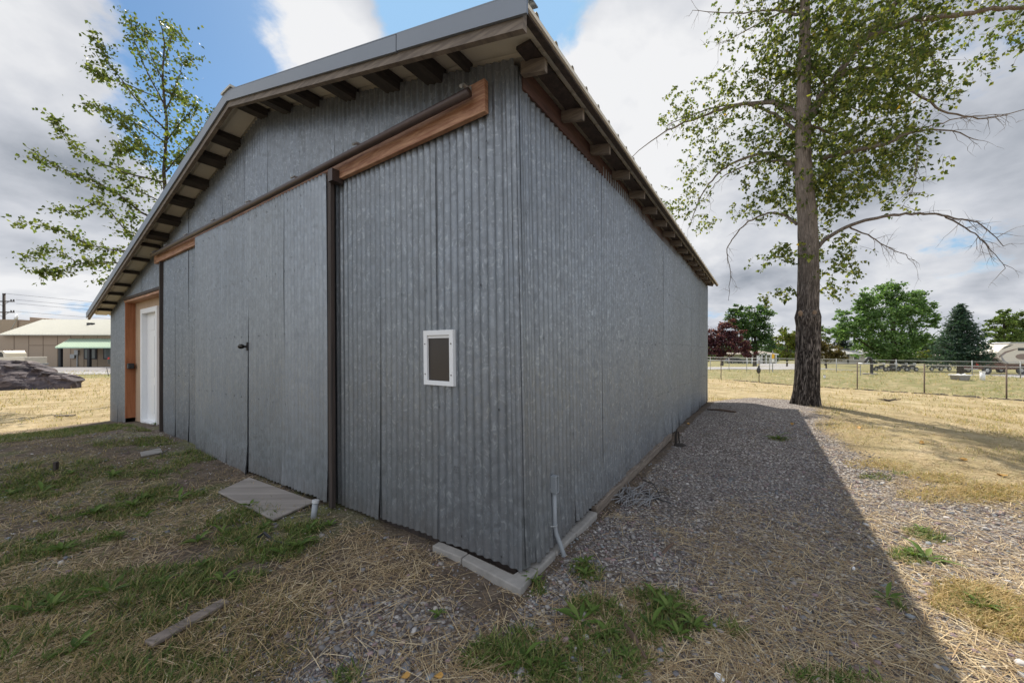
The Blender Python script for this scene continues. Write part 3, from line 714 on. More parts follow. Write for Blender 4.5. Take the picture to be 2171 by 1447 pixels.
# weeds: fine green patches, given as ellipses on the ground
patch = [(40, 1045, 90, 28), (230, 1085, 90, 22), (340, 1050, 75, 18), (190, 1000, 170, 22), (420, 965, 60, 14), (120, 1150, 100, 22), (470, 1140, 70, 26), (60, 1180, 70, 20),
         (520, 1100, 55, 22), (600, 1150, 60, 18), (270, 1250, 150, 40), (60, 1270, 80, 45), (430, 1225, 110, 34), (150, 1380, 170, 60), (560, 1180, 60, 20), (340, 1330, 90, 30), (300, 940, 60, 10), (30, 1420, 80, 30), (350, 1420, 120, 35),
         (1230, 1395, 190, 62), (1070, 1410, 90, 45), (1330, 1340, 70, 32), (1440, 1325, 75, 35), (1245, 1210, 30, 18), (1260, 1290, 45, 22), (1135, 1245, 18, 16), (1390, 1275, 50, 22),
         (1960, 1135, 30, 12), (1950, 1185, 45, 14), (2090, 1285, 35, 18), (1885, 1275, 18, 16), (1885, 1010, 60, 9), (1560, 1340, 25, 14), (1700, 1440, 130, 20), (640, 1120, 40, 12), (90, 920, 90, 9), (340, 905, 60, 7), (1650, 930, 18, 4), (720, 1440, 40, 20)]
bx, by, bl = [], [], []
for (u, v, ru, rv) in patch:
    c = G(u, v); e1 = G(u+ru, v); e2 = G(u, v+rv); e3 = G(u, v-rv); rx = abs(e1.x-c.x); ry = abs(e2.y-e3.y)/2
    n = int(min(22000, (24000 if v > 1270 and u > 1000 else 13000)*rx*ry*math.pi*(1.0 if c.y < 4 else .5)))+90
    r = np.sqrt(rng.random(n))*1.25; a = rng.random(n)*2*np.pi; xx = c.x+rx*r*np.cos(a); yy = c.y+ry*r*np.sin(a)
    pa_, pb_ = G(315, 1375), G(478, 1282); dd_ = np.array([pb_.x-pa_.x, pb_.y-pa_.y]); f_ = np.clip(((xx-pa_.x)*dd_[0]+(yy-pa_.y)*dd_[1])/(dd_@dd_), 0, 1); off_ = np.hypot(xx-pa_.x-f_*dd_[0], yy-pa_.y-f_*dd_[1]) > .06
    keep = off_ & (vnoise(xx, yy, 6, 4, 40)+.22*(1-r) > .475) & ~in_barn(xx, yy, .12); bx.append(xx[keep]); by.append(yy[keep]); bl.append(np.full(keep.sum(), 1.0))
x = np.concatenate(bx); y = np.concatenate(by); n = len(x)
GRN = [(.085, .14, .028), (.12, .18, .04), (.065, .105, .025), (.16, .21, .055), (.20, .22, .075)]
tag(blades('grass', x, y, rng.uniform(.02, .085, n), rng.uniform(.003, .0085, n), rng.uniform(.1, .9, n), colmix(n, GRN+GRN+[(.34, .27, .12), (.24, .2, .08)], .25), BLADE, .8, 0, 3), kind='stuff')
# sparse mixed dead/green blades all over the left foreground
x, y = visible_rect(110000, 1.25, 8, 1.0); s_, t_ = st(x, y); gw, lw, gg = region(x, y)
d = np.maximum(sst(vnoise(x, y, 1.4, 4, 50), .42, .58), .9*sst(-x-.55*y+.2, 0, .6)*(y < 2.3))*((s_ > .5) & (t_ < 0))*(.25+.75*sst(-t_, .3, 1.3))
k = (rng.random(len(x)) < d) & ~in_barn(x, y, .15); x, y = x[k], y[k]; n = len(x)
tag(blades('mixed_grass', x, y, rng.uniform(.03, .11, n), rng.uniform(.002, .0045, n), rng.uniform(.2, .95, n), colmix(n, [(.34, .25, .12), (.46, .34, .17), (.52, .39, .20), (.12, .13, .04), (.08, .11, .03), (.36, .28, .14), (.17, .16, .06)], .25), BLADE, .7, 0, 3), kind='stuff')

# golden tufts of dry grass on the sunlit side
tx, ty = [], []
for (u, v, ru, rv, n) in ((2110, 1290, 110, 35, 2600), (2060, 1255, 60, 20, 900), (2150, 1340, 60, 25, 1200), (2030, 1050, 120, 14, 1500), (1860, 985, 60, 10, 700), (1800, 905, 60, 8, 500), (2120, 1040, 90, 16, 1500), (1985, 1015, 60, 10, 700)):
    c = G(u, v); rx = abs(G(u+ru, v).x-c.x); ry = abs(G(u, v+rv).y-G(u, v-rv).y)/2; a = rng.random(n)*6.283; r = rng.random(n)**.6*1.2
    tx.append(c.x+rx*r*np.cos(a)); ty.append(c.y+ry*r*np.sin(a))
x = np.concatenate(tx); y = np.concatenate(ty); n = len(x)
tag(blades('dry_grass', x, y, rng.uniform(.04, .10, n), np.full(n, .0045), rng.uniform(.2, .9, n), colmix(n, [(.46, .33, .15), (.56, .42, .21), (.36, .25, .11), (.28, .26, .1)], .2), BLADE, .8, 0, 3), kind='stuff')

# broadleaf weeds as plants
def weed_mesh(seed, nl, ll, wl):
    r = random.Random(seed); V = []; Fc = []; T = []
    for j in range(nl):
        a = j*2.4+r.uniform(-.4, .4); L_ = ll*r.uniform(.55, 1.1); el = r.uniform(.25, 1.2); W = wl*r.uniform(.7, 1.2)
        dx, dy = math.cos(a), math.sin(a); c = [r.choice([(.09, .15, .03), (.12, .19, .04), (.07, .12, .03), (.16, .22, .055)])]*1; b = len(V); x = y = z = 0.0
        for k in range(6):
            f = k/5; w = W*math.sin(math.pi*min(1, .12+f*.9))*(.75+.25*math.cos(f*19))*.5; V += [(x-dy*w, y+dx*w, z+w*.25), (x, y, z-.002), (x+dy*w, y-dx*w, z+w*.25)]; T += c*3
            e = el*(1-f*1.3); x += dx*math.cos(e)*L_/5; y += dy*math.cos(e)*L_/5; z += math.sin(e)*L_/5; z = max(z, .004)
        for k in range(5):
            q = b+k*3; Fc += [(q, q+1, q+4, q+3), (q+1, q+2, q+5, q+4)]
    return V, Fc, T
protos = []
for k, (nl, ll, wl) in enumerate(((9, .12, .03), (12, .09, .022), (7, .16, .035))):
    V, Fc, T = weed_mesh(k, nl, ll, wl); o = np_mesh('weed_plant', np.array(V), np.array(Fc), BLADE, np.array(T)); protos.append(o)
wspots = [(420, 1150), (530, 1075), (470, 1130), (1240, 1195), (1255, 1300), (1230, 1320), (1420, 1300), (1470, 1330), (1395, 1275), (200, 1090), (300, 1060), (60, 1155), (130, 1170), (250, 1140), (655, 1125), (640, 1160), (1950, 1125), (1965, 1185), (1935, 1180), (2085, 1290), (1880, 1270), (240, 1010), (150, 1005), (330, 1005), (700, 1115), (330, 900), (1650, 930), (1130, 1235), (930, 1305), (60, 1300), (110, 1290), (1220, 1380), (1110, 1400), (1330, 1400), (1290, 1350), (1380, 1330), (1440, 1350), (1180, 1420), (380, 1060), (280, 1075), (500, 1150), (600, 1175), (430, 1200), (20, 1050), (90, 1045), (560, 1120), (350, 1235), (230, 1260), (160, 1380), (470, 1235), (310, 1095), (1240, 1220)]
used = set()
for k, (u, v) in enumerate(wspots):
    p = G(u, v); j = k % 3; o = protos[j] if j not in used else protos[j].copy()
    if j in used: COL.objects.link(o)
    used.add(j); o.location = p+V3((0, 0, .004)); sc = random.uniform(.7, 1.25)*(1 if p.y < 5 else 1.3); o.scale = (sc,)*3; o.rotation_euler = (0, 0, random.uniform(0, 6.3))
    tag(o, 'small green broadleaf weed growing out of the gravel and straw', 'weed', 'broadleaf weeds scattered over the ground')

# ------------------------------------------------------------ small things around the barn
def plank(name, mat, pts, th, label, cat, bevel=.004):
    c = sum(pts, V3((0, 0, 0)))/len(pts); mb = MB(); mb.prism([p-V3((0, 0, th)) for p in pts], V3((0, 0, th)))
    o = mb.build(name, mat, bevel=bevel); return tag(o, label, cat)
q = [G(462, 1047), G(528, 1019), G(668, 1070), G(580, 1107)]
for p in q: p.z = max(a.z for a in q)+.018 if False else p.z
zz = [.03, .045, .04, .03]; q = [V3((p.x, p.y, gz1(p.x, p.y)+z)) for p, z in zip(q, zz)]
plank('plywood_ramp', m_wood('weathered_plywood', (.23, .205, .185), (.36, .325, .295), 0, .35, .8), q, .018, 'weathered grey plywood sheet lying in front of the sliding door', 'plywood')
a, b = G(315, 1375), G(478, 1282); d = (b-a).normalized(); sd_ = V3((-d.y, d.x, 0))*.036
plank('wood_plank', m_wood('brown_board', (.15, .12, .10), (.28, .23, .195), 0, .8), [p+V3((0, 0, .034)) for p in (a-sd_, b-sd_, b+sd_*.8, a+sd_)], .018, 'short grey brown plank lying in the grass at lower left', 'plank')
q = [G(297, 962), G(340, 953), G(345, 962), G(300, 971)]
plank('board_offcut', W_GREY, [p+V3((0, 0, .03)) for p in q], .018, 'small pale grey board offcut in the weeds before the entry door', 'board')
a = G(663, 1098); cap = a+V3((.012, .03, .15)); pv = thing('vent_pipe', 'short white capped plastic pipe stub beside the plywood', 'pipe', a)
MB().tube([a-V3((0, 0, .05)), a+(cap-a)*.85], .024, 16).build('pipe', M_PVC, pv, smooth=True)
MB().tube([a+(cap-a)*.8, cap], .029, 16).build('cap', m_plain('grey_white_cap', (.45, .46, .47), .5), pv, smooth=False, bevel=.003)
# kerb blocks under the barn corner
def block(s0, t0, s1, t1, w, z1, lab, h=.12):
    a = C0+D1*s0+D2*t0; b = C0+D1*s1+D2*t1; d = (b-a).normalized(); nrm = V3((d.y, -d.x, 0))*w
    if nrm.dot(V3((0, -1, 0))) < 0: nrm = -nrm
    mb = MB(); bz = z1-h; mb.hexa([a+V3((0,0,bz))+nrm, b+V3((0,0,bz))+nrm, b+V3((0,0,bz)), a+V3((0,0,bz)), a+V3((0,0,z1))+nrm, b+V3((0,0,z1))+nrm, b+V3((0,0,z1)), a+V3((0,0,z1))])
    o = mb.build('concrete_block', M_CONC, bevel=.008); return tag(o, lab, 'block')
block(.70, .0, .42, .0, .075, .035, 'short broken concrete block at left end under the gable sheets')
mb = MB(); z1 = .035; P0 = [C0+D1*.41-D2*.005, C0+D1*.41-D2*.08, C0-D1*.10-D2*.13, C0-D1*.085+D2*.10, C0-D1*.005+D2*.10, C0+D1*.02-D2*.03]
mb.prism([p+V3((0, 0, z1-.13)) for p in P0], V3((0, 0, .13))); tag(mb.build('concrete_block', M_CONC, bevel=.008), 'L-shaped concrete block poking out under the barn corner', 'block')
t0 = .11
for k, (ln, lab) in enumerate(((.26, 'first concrete block beside the corner, under the grey conduit'), (.34, 'second concrete block along the side wall, past the conduit'), (.45, 'third concrete block along the side wall, before the wire bundle'))):
    a = C0-D1*.0+D2*t0; b = C0+D2*(t0+ln-.012); mb = MB(); z1 = .035-.004*k; nr = -D1*.085
    mb.hexa([a+V3((0,0,z1-.12)), a+nr+V3((0,0,z1-.12)), b+nr+V3((0,0,z1-.12)), b+V3((0,0,z1-.12)), a+V3((0,0,z1)), a+nr+V3((0,0,z1-.008)), b+nr+V3((0,0,z1)), b+V3((0,0,z1))])
    tag(mb.build('concrete_block', M_CONC, bevel=.01), lab, 'block'); t0 += ln
a = C0+D2*1.2-D1*.03+V3((0,0,.01)); b = C0+D2*4.5-D1*.03+V3((0,0,.05))
tag(MB().beam(a, b, .06, .09).build('ground_beam', W_OLD, bevel=.008), 'long grey timber skid along the foot of the side wall', 'timber')
# wire bundle
mb = MB(); c = G(1335, 1055)
for k in range(46):
    a0 = random.gauss(.95, .28) if k % 3 else random.uniform(.0, 3.1); L_ = random.uniform(.15, .45); o_ = V3((random.uniform(-.16, .2), random.uniform(-.16, .22), 0)); d = V3((math.cos(a0), math.sin(a0), 0))*L_*.5
    p = [c+o_-d, c+o_+V3((random.uniform(-.01, .01), 0, 0)), c+o_+d]
    p = [V3((w.x, w.y, gz1(w.x, w.y)+.012+.02*random.random()+(.02 if i == 1 else 0))) for i, w in enumerate(p)]
    mb.tube(p, .0036, 5)
tag(mb.build('wire_bundle', m_plain('grey_wire', (.27, .27, .275), .6, .3)), 'tangled bundle of stiff grey wires by the side wall', 'wire')
mb = MB(); pl = [(1365, 1020), (1385, 1035), (1397, 1048), (1397, 1060), (1370, 1045), (1350, 1038)]
mb.tube([G(*p)+V3((0, 0, .03+.02*(i % 2))) for i, p in enumerate([(1362, 1022), (1385, 1035), (1397, 1050), (1398, 1062)])], .005, 6)
mb.tube([G(*p)+V3((0, 0, .02)) for p in [(1360, 1042), (1380, 1055), (1402, 1064), (1422, 1070)]], .006, 6)
mb.tube([G(*p)+V3((0, 0, .02)) for p in [(1398, 1047), (1410, 1048), (1420, 1056)]], .005, 6)
tag(mb.build('black_cable', M_BLK, smooth=True), 'loop of black cable lying on the wire bundle', 'cable')
mb = MB(); a = G(1434, 942); mb.tube([a+V3((0, .02, 0)), a+V3((.0, .02, .12)), a+V3((.02, .02, .24))], [.02, .014, .008], 6, rough=.2); mb.tube([a+V3((.05, 0, 0)), a+V3((.04, 0, .1)), a+V3((.03, .0, .2))], .01, 6, rough=.2); ball(mb, a+V3((.03, -.06, .0)), .1, 10, 0, (1, .7, .35))
tag(mb.build('old_stump', m_plain('charred_wood', (.025, .02, .017), .9, 0, .4, 30, .8)), 'small black rotten stump sprouting near the side wall', 'stump')
for (u0, v0, u1, v1, w, lab) in ((1405, 1175, 1428, 1152, .02, 'brown curl of bark on the shaded gravel'), (1500, 868, 1560, 874, .05, 'long strip of bark at the far edge of the gravel'), (1320, 1320, 1370, 1400, .022, 'decayed brown wood strip among green weeds at bottom'), (1300, 1375, 1312, 1362, .008, 'thin twig beside the green weeds at bottom')):
    a, b = G(u0, v0), G(u1, v1); m_ = (a+b)/2+V3((0, 0, .015)); mb = MB(); mb.tube([a+V3((0,0,.006)), m_, b+V3((0,0,.008))], [w*.4, w*.6, w*.3], 7, rough=.3)
    tag(mb.build('bark_piece', m_plain('bark_scrap', (.13, .085, .06), .9, 0, .35, 40, .8)), lab, 'bark')
mb = MB(); mb.tube([G(548, 1146)+V3((0, 0, .03)), G(560, 1138)+V3((0, 0, .035)), G(580, 1150)+V3((0, 0, .015)), G(625, 1160)+V3((0, 0, .008))], [.012, .012, .01, .008], 6)
tag(mb.build('black_strap', M_BLK), 'black rubber strap lying in the weeds below the plywood', 'strap')
for (u, v, s_, lab) in ((1525, 1442, .05, 'torn white paper scrap at the bottom edge'), (1810, 1210, .02, 'small white scrap by the shadow edge')):
    p = G(u, v); mb = MB(); i = 7
    for j in range(2):
        pts = [p+V3((math.cos(a)*s_*random.uniform(.5, 1)*.6, math.sin(a)*s_*random.uniform(.5, 1)*.6, .01+.02*j*random.random())) for a in [k*6.28/i for k in range(i)]]
        mb.prism(pts, V3((0, 0, .001)))
    tag(mb.build('paper_scrap', M_WHITE), lab, 'scrap')
lm = m_plain('orange_leaf', (.42, .23, .05), .6); lo = None
for (u, v) in ((1680, 900), (1822, 908), (2040, 975), (1460, 900), (860, 1440), (1385, 955), (930, 1440), (2125, 1010), (1955, 940)):
    p = G(u, v)+V3((0, 0, .02))
    if lo is None:
        mb = MB(); pts = [V3((.028*math.cos(a)*(1+.3*math.cos(2*a)), .022*math.sin(a), .008*math.sin(a*2))) for a in [k*6.28/10 for k in range(10)]]; mb.prism(pts, V3((0, 0, .001))); lo = mb.build('fallen_leaf', lm); o = lo
    else: o = lo.copy(); COL.objects.link(o)
    o.location = p; o.rotation_euler = (random.uniform(-.4, .4), random.uniform(-.4, .4), random.uniform(0, 6)); sc = .62 if p.y < 3 else 1.25; o.scale = (sc,)*3
    tag(o, 'small orange fallen leaf lying on the ground', 'leaf', 'orange fallen leaves')
# branch debris on the right lawn
mb = MB(); c = G(1885, 850)
for k in range(9):
    a = random.uniform(-.5, .5)+(math.pi if k % 2 else 0); L_ = random.uniform(.15, .4); mb.tube([c+V3((random.uniform(-.15, .15), random.uniform(-.1, .1), .03)), c+V3((math.cos(a)*L_*.6, math.sin(a)*L_*.5, .06)), c+V3((math.cos(a)*L_, math.sin(a)*L_, .03+random.random()*.08))], [.025, .018, .006], 6, rough=.2)
tag(mb.build('fallen_branch', m_plain('dark_branch', (.06, .045, .035), .9)), 'dark broken branch lying on the dry lawn right of the tree', 'branch')

# ------------------------------------------------------------ trees
def bark_mat(name, c1, c2, pale=None):
    n = NT(name); v = n.mapd((13, 13, 2.0)); w = n.math('ABSOLUTE', n.math('SUBTRACT', n.noise(n.mapd((20, 20, 2.6)), 1.0, 4, .6, 1.2), .5), 0.0); a = n.noise(v, 2.6, 8, .75, .8)
    h = n.math('ADD', n.math('MULTIPLY', a, .7), n.math('MULTIPLY', w, 1.7))
    c = n.ramp(h, [(.40, c1), (.66, c2)])
    if pale:
        sx = n.N('ShaderNodeSeparateXYZ'); n.L(n.tc.outputs['Object'], sx.inputs[0])
        zf = n.math('ADD', sx.outputs[2], n.math('MULTIPLY', n.noise(n.mapd((3, 3, 6)), 2, 5, .7), 1.8))
        c = n.mix(n.ramp(n.math('MULTIPLY', zf, .125), [(.30, 0.0), (.75, 1.0)]), c, n.mix(n.ramp(a, [(.35, 0.0), (.7, 1.0)]), tuple(x*.3 for x in pale), pale))
    n.col(c); return n.fin(.9, 0, h, 1.0, .03, .15)
BARK = bark_mat('grey_furrowed_bark', (.018, .014, .012), (.25, .215, .19), (.34, .28, .235)); BARKF = bark_mat('plain_bark', (.05, .04, .03), (.14, .11, .09))
TWIG = m_plain('twig_bark', (.12, .095, .075), .85, 0, .3, 10)

def leaf_cloud(name, parent, cen, size, cols, mat=None, droop=.6, var=.25, asp=.75):
    """cen (n,3) leaf positions; every leaf a folded six-point blade"""
    n = len(cen); a = rng.random(n)*2*np.pi; el = -droop*rng.uniform(.2, 1.5, n)+rng.normal(0, .45, n)
    d = np.stack([np.cos(a)*np.cos(el), np.sin(a)*np.cos(el), np.sin(el)], 1)
    r = rng.normal(size=(n, 3)); w = np.cross(d, r); w /= np.linalg.norm(w, axis=1)[:, None]; up = np.cross(w, d)
    L = size*rng.uniform(.6, 1.25, n)[:, None]; W = L*asp*.5
    p0 = cen; p1 = cen+d*L*.35+w*W+up*L*.08; p2 = cen+d*L; p3 = cen+d*L*.35-w*W+up*L*.08; pm = cen+d*L*.45
    V = np.stack([p0, p1, p2, p3, pm], 1).reshape(-1, 3); b = (np.arange(n)*5)[:, None]
    F = np.concatenate([b+np.array([[0, 1, 4]]), b+np.array([[1, 2, 4]]), b+np.array([[2, 3, 4]]), b+np.array([[3, 0, 4]])])
    c = colmix(n, cols, var); return np_mesh(name, V, F, mat or LEAF, np.repeat(c, 5, 0), parent)

def bez(pts, k=5):
    """Catmull-Rom resample"""
    out = []; n = len(pts)
    for i in range(n-1):
        p0, p1, p2, p3 = pts[max(i-1, 0)], pts[i], pts[i+1], pts[min(i+2, n-1)]
        for j in range(k):
            t = j/k; out.append(.5*((2*p1)+(p2-p0)*t+(2*p0-5*p1+4*p2-p3)*t*t+(3*p1-p0-3*p2+p3)*t**3))
    out.append(pts[-1]); return out

def limb(mb, pts, r0, r1, n=7, k=5, jit=0.012):
    q = bez([V3(p) for p in pts], k); q = [p+V3((random.gauss(0, jit), random.gauss(0, jit), random.gauss(0, jit))) if 0 < i < len(q)-1 else p for i, p in enumerate(q)]
    m = len(q)-1; mb.tube(q, [r0+(r1-r0)*(i/m)**.8 for i in range(m+1)], n); return q
def twigs_from(mb, path, n, ln, r, sag=.5, spread=.9, depth=1):
    ends = []
    for _ in range(n):
        i = random.randrange(max(1, int(len(path)*.25)), len(path)); p = path[i]; d = (path[i]-path[i-1]).normalized()
        a = V3((random.gauss(0, spread), random.gauss(0, spread), random.gauss(-.1, spread))); d = (d*.9+a).normalized(); L_ = ln*random.uniform(.4, 1.1)
        q = [p]; cur = p; dd = d
        for j in range(4): dd = (dd+V3((random.gauss(0, .22), random.gauss(0, .22), -sag*.22+random.gauss(0, .12)))).normalized(); cur = cur+dd*L_/4; q.append(cur)
        mb.tube(q, [r*(1-.8*j/4) for j in range(5)], 4, cap=False); ends.append(q)
        if depth > 1: ends += twigs_from(mb, q, 2, ln*.55, r*.55, sag, spread, depth-1)
    return ends

# --- the near poplar
TY = 8.6; tb_ = V3(((1708-CX)/F_PX*TY, TY, 0)); tb_.z = gz1(tb_.x, tb_.y)
def Z7(x, y, dy=0.0): return P(1340+x/2.261, y/2.261, TY+dy)
tree = thing('poplar_tree', 'tall leafy poplar with furrowed grey trunk and bare lower limbs, standing on the right', 'tree', tb_)
mb = MB(); rings = [(1708, 875, .37), (1708, 858, .345), (1709, 840, .335), (1711, 800, .318), (1713, 740, .30), (1714, 690, .30), (1713, 672, .325), (1713, 655, .27), (1714, 600, .262), (1713, 520, .245), (1711, 450, .235), (1706, 400, .22), (1703, 330, .19), (1703, 250, .175), (1704, 190, .165), (1705, 130, .145), (1706, 60, .125), (1707, -20, .11), (1712, -90, .085), (1716, -150, .05), (1718, -190, .02)]
pts = [P(u, v, TY) for u, v, r in rings]; rr = [r*.77 for _, _, r in rings]
# resample finely and add bark relief
fp, fr2 = [], []
for i in range(len(pts)-1):
    m = max(2, int((pts[i+1]-pts[i]).length/.05))
    for j in range(m): f = j/m; fp.append(pts[i].lerp(pts[i+1], f)); fr2.append(rr[i]*(1-f)+rr[i+1]*f)
nn = 72; base = len(mb.v)
for k, (p, r) in enumerate(zip(fp, fr2)):
    for j in range(nn):
        a = 2*math.pi*j/nn; z = p.z
        rid = float(vnoise(np.array(math.cos(a)*4.6+20+z*.2), np.array(math.sin(a)*4.6+z*1.3), 1.6, 3, 3))-.5
        flare = (1+.16*math.sin(a*5+1)*max(0, 1-(z-tb_.z)/.35))
        rr_ = r*(1+rid*.16+.05*(float(vnoise(np.array(a*1.2), np.array(z*.9), 1, 2, 6))-.5))*flare; mb.v.append(V3((p.x+math.cos(a)*rr_, p.y+math.sin(a)*rr_, z)))
for k in range(len(fp)-1):
    for j in range(nn): a = base+k*nn+j; b = base+k*nn+(j+1) % nn; mb.f.append((a, b, b+nn, a+nn)); mb.m.append(0)
trunk = mb.build('trunk', BARK, tree, smooth=True)
for (u, v, sx) in ((1697, 664, -1), (1727, 663, 1)):
    p = P(u, v, TY-.215); ball(MB(), p, .055, 12, 0, (.9, .5, 1.25)).build('pruning_scar', m_plain('pruned_wood', (.17, .115, .075), .9, 0, .4, 25), trunk, smooth=True)
LB = [  # points (x, y, dy) in the crop, r0, r1, leafy
 ([(855,560,0),(900,480,-.1),(960,400,-.2),(1100,200,-.3),(1240,40,-.4),(1330,-80,-.5)], .10, .05, 1),
 ([(1100,200,-.3),(1250,130,-.5),(1380,92,-.7),(1560,75,-.8),(1700,45,-.9),(1880,40,-1),(2050,20,-1.1)], .07, .03, 1),
 ([(800,560,0),(740,515,-.2),(640,490,-.4),(480,510,-.6),(390,540,-.7),(250,590,-.9),(120,655,-1),(-10,760,-1.1)], .085, .008, 0),
 ([(800,640,0),(740,590,-.1),(640,525,-.2),(500,500,-.3),(380,520,-.3),(260,560,-.4),(170,600,-.4)], .05, .01, 1),
 ([(800,830,0),(740,775,-.2),(660,738,-.4),(560,750,-.5),(450,800,-.6),(370,880,-.7),(310,980,-.8),(280,1080,-.8)], .065, .008, 1),
 ([(720,770,-.2),(600,775,-.5),(480,820,-.8),(400,880,-1),(350,960,-1)], .03, .006, 1),
 ([(790,1075,0),(710,1025,-.2),(640,1027,-.4),(560,1060,-.5),(490,1130,-.6),(455,1210,-.6),(470,1320,-.7),(462,1440,-.7)], .035, .005, 0),
 ([(900,760,0),(1060,725,-.3),(1200,690,-.5),(1350,635,-.7),(1500,620,-.9),(1660,672,-1)], .06, .006, 0),
 ([(860,540,.1),(950,400,.2),(1060,335,.3),(1200,340,.2),(1270,380,.1),(1380,460,0),(1520,540,-.1),(1700,565,-.2),(1880,525,-.3)], .065, .008, 0),
 ([(1060,735,-.2),(1250,655,0),(1420,605,.1),(1600,560,.2),(1800,545,.2)], .03, .005, 0),
 ([(870,1200,0),(980,1110,-.2),(1150,1050,-.5),(1280,1030,-.6),(1430,1025,-.7),(1560,1045,-.8),(1680,1080,-.9),(1780,1180,-1)], .05, .006, 0),
 ([(1500,1035,-.7),(1620,1110,-.8),(1700,1170,-.9),(1790,1285,-1)], .018, .004, 0),
 ([(1040,1085,-.3),(1150,1140,-.1),(1260,1200,.1),(1355,1250,.2)], .02, .004, 0),
 ([(810,320,0),(700,400,-.4),(620,510,-.6)], .025, .012, 1),
 ([(830,80,0),(690,50,-.2),(500,62,-.4),(290,50,-.5)], .04, .006, 0),
 ([(1380,92,-.7),(1410,210,-.8),(1450,300,-.9),(1490,400,-.9)], .018, .004, 0),
 ([(1360,660,-.7),(1365,780,-.8),(1350,900,-.8),(1290,1000,-.7)], .012, .003, 0),
 ([(830,0,0),(600,120,.5),(400,220,.9)], .03, .005, 1), ([(840,300,0),(1000,480,.8),(1150,560,1.2)], .04, .01, 1), ([(840,600,0),(1000,640,.9),(1200,560,1.3)], .04, .01, 1),
 ([(840,900,0),(980,820,.6),(1150,840,.9),(1330,890,1)], .03, .006, 1), ([(830,-60,0),(950,-180,.5),(1000,-260,.7)], .04, .01, 1), ([(830,-60,0),(740,-120,-.4),(640,-150,-.6)], .04, .01, 1),
]
limbs = MB(); tw = MB(); paths = []
for pts, r0, r1, leafy in LB:
    q = limb(limbs, [Z7(p[0], p[1], (2.6*min(1, max(0, (815-p[0])/420)) if pts[-1][0] < 760 else p[2])) for p in pts], r0, r1); paths.append((q, leafy))
    twigs_from(tw, q, 9 if leafy else 13, .55, .006, .5, .8, 2)
limbs.build('limb', BARK, tree, smooth=True, label='arching bare and leafy limbs')
BL = [(1000,60,300,150,2600),(1150,170,270,150,2200),(560,70,170,90,420),(650,270,190,90,800),(1000,350,270,180,3200),(1080,560,280,170,3400),(1000,790,240,160,3200),(930,940,170,110,1100),(700,640,130,90,500),
      (350,480,200,80,700),(280,560,150,60,500),(600,430,180,70,600),(450,680,190,90,700),(330,780,110,60,350),(640,800,130,110,600),(250,950,90,90,420),(330,1060,70,40,140),(620,970,140,60,420),(950,1180,110,110,450),
      (720,1210,110,60,300),(970,1290,110,60,260),(680,1400,80,35,150),(950,1380,60,40,90),(1600,130,280,95,1100),(1760,230,120,90,350),(1830,120,90,80,300),(1500,390,100,45,150),(1330,800,110,50,200),(1260,950,70,50,130),(1200,420,180,120,700),
      (1300,150,150,120,600),(900,-120,350,110,1700),(1250,-100,260,100,700),(600,-80,180,80,350),(950,-260,200,90,500),(850,560,70,330,1500),(860,250,80,200,900),(1250,700,120,90,450),(850,150,120,250,700)]
cen = []
for cx_, cy_, rx, ry, num in BL:
    ntw = max(3, num//9)
    for _ in range(ntw):
        while True:
            a_, b_, c_ = random.uniform(-1, 1), random.uniform(-1, 1), random.uniform(-1, 1)
            if a_*a_+b_*b_+c_*c_ < 1.1: break
        p = Z7(cx_+a_*rx, cy_+b_*ry, 2.6*min(1, max(0, (790-cx_-a_*rx)/420)))
        depth = c_*max(rx, ry)/2.261/91*1.25 + (-.35 if cx_ > 1350 else 0)
        p = p+V3((0, depth, 0)); d = V3((random.gauss(0, .7), random.gauss(0, .7), -.55+random.gauss(0, .35))).normalized(); L_ = random.uniform(.18, .42)
        q = [p, p+d*L_*.5+V3((0, 0, .02)), p+d*L_]; tw.tube(q, [.0035, .0028, .0015], 3, cap=False)
        for j in range(9):
            f = random.random(); w = p+d*L_*f; cen.append((w.x+random.gauss(0, .025), w.y+random.gauss(0, .025), w.z+random.gauss(0, .02)))
tw.build('twigs', TWIG, tree)['kind'] = 'stuff'
LC = [(.08, .115, .028), (.12, .155, .04), (.06, .09, .024), (.17, .19, .05), (.10, .13, .03), (.075, .10, .026)]
leaf_cloud('foliage', tree, np.array(cen), .087, LC+[(.26, .26, .06), (.22, .24, .06)], droop=.8, var=.25)
k = rng.integers(0, len(cen), 60); leaf_cloud('yellow_leaf', tree, np.array(cen)[k]+rng.normal(0, .02, (60, 3)), .085, [(.6, .38, .03)])['kind'] = 'stuff'

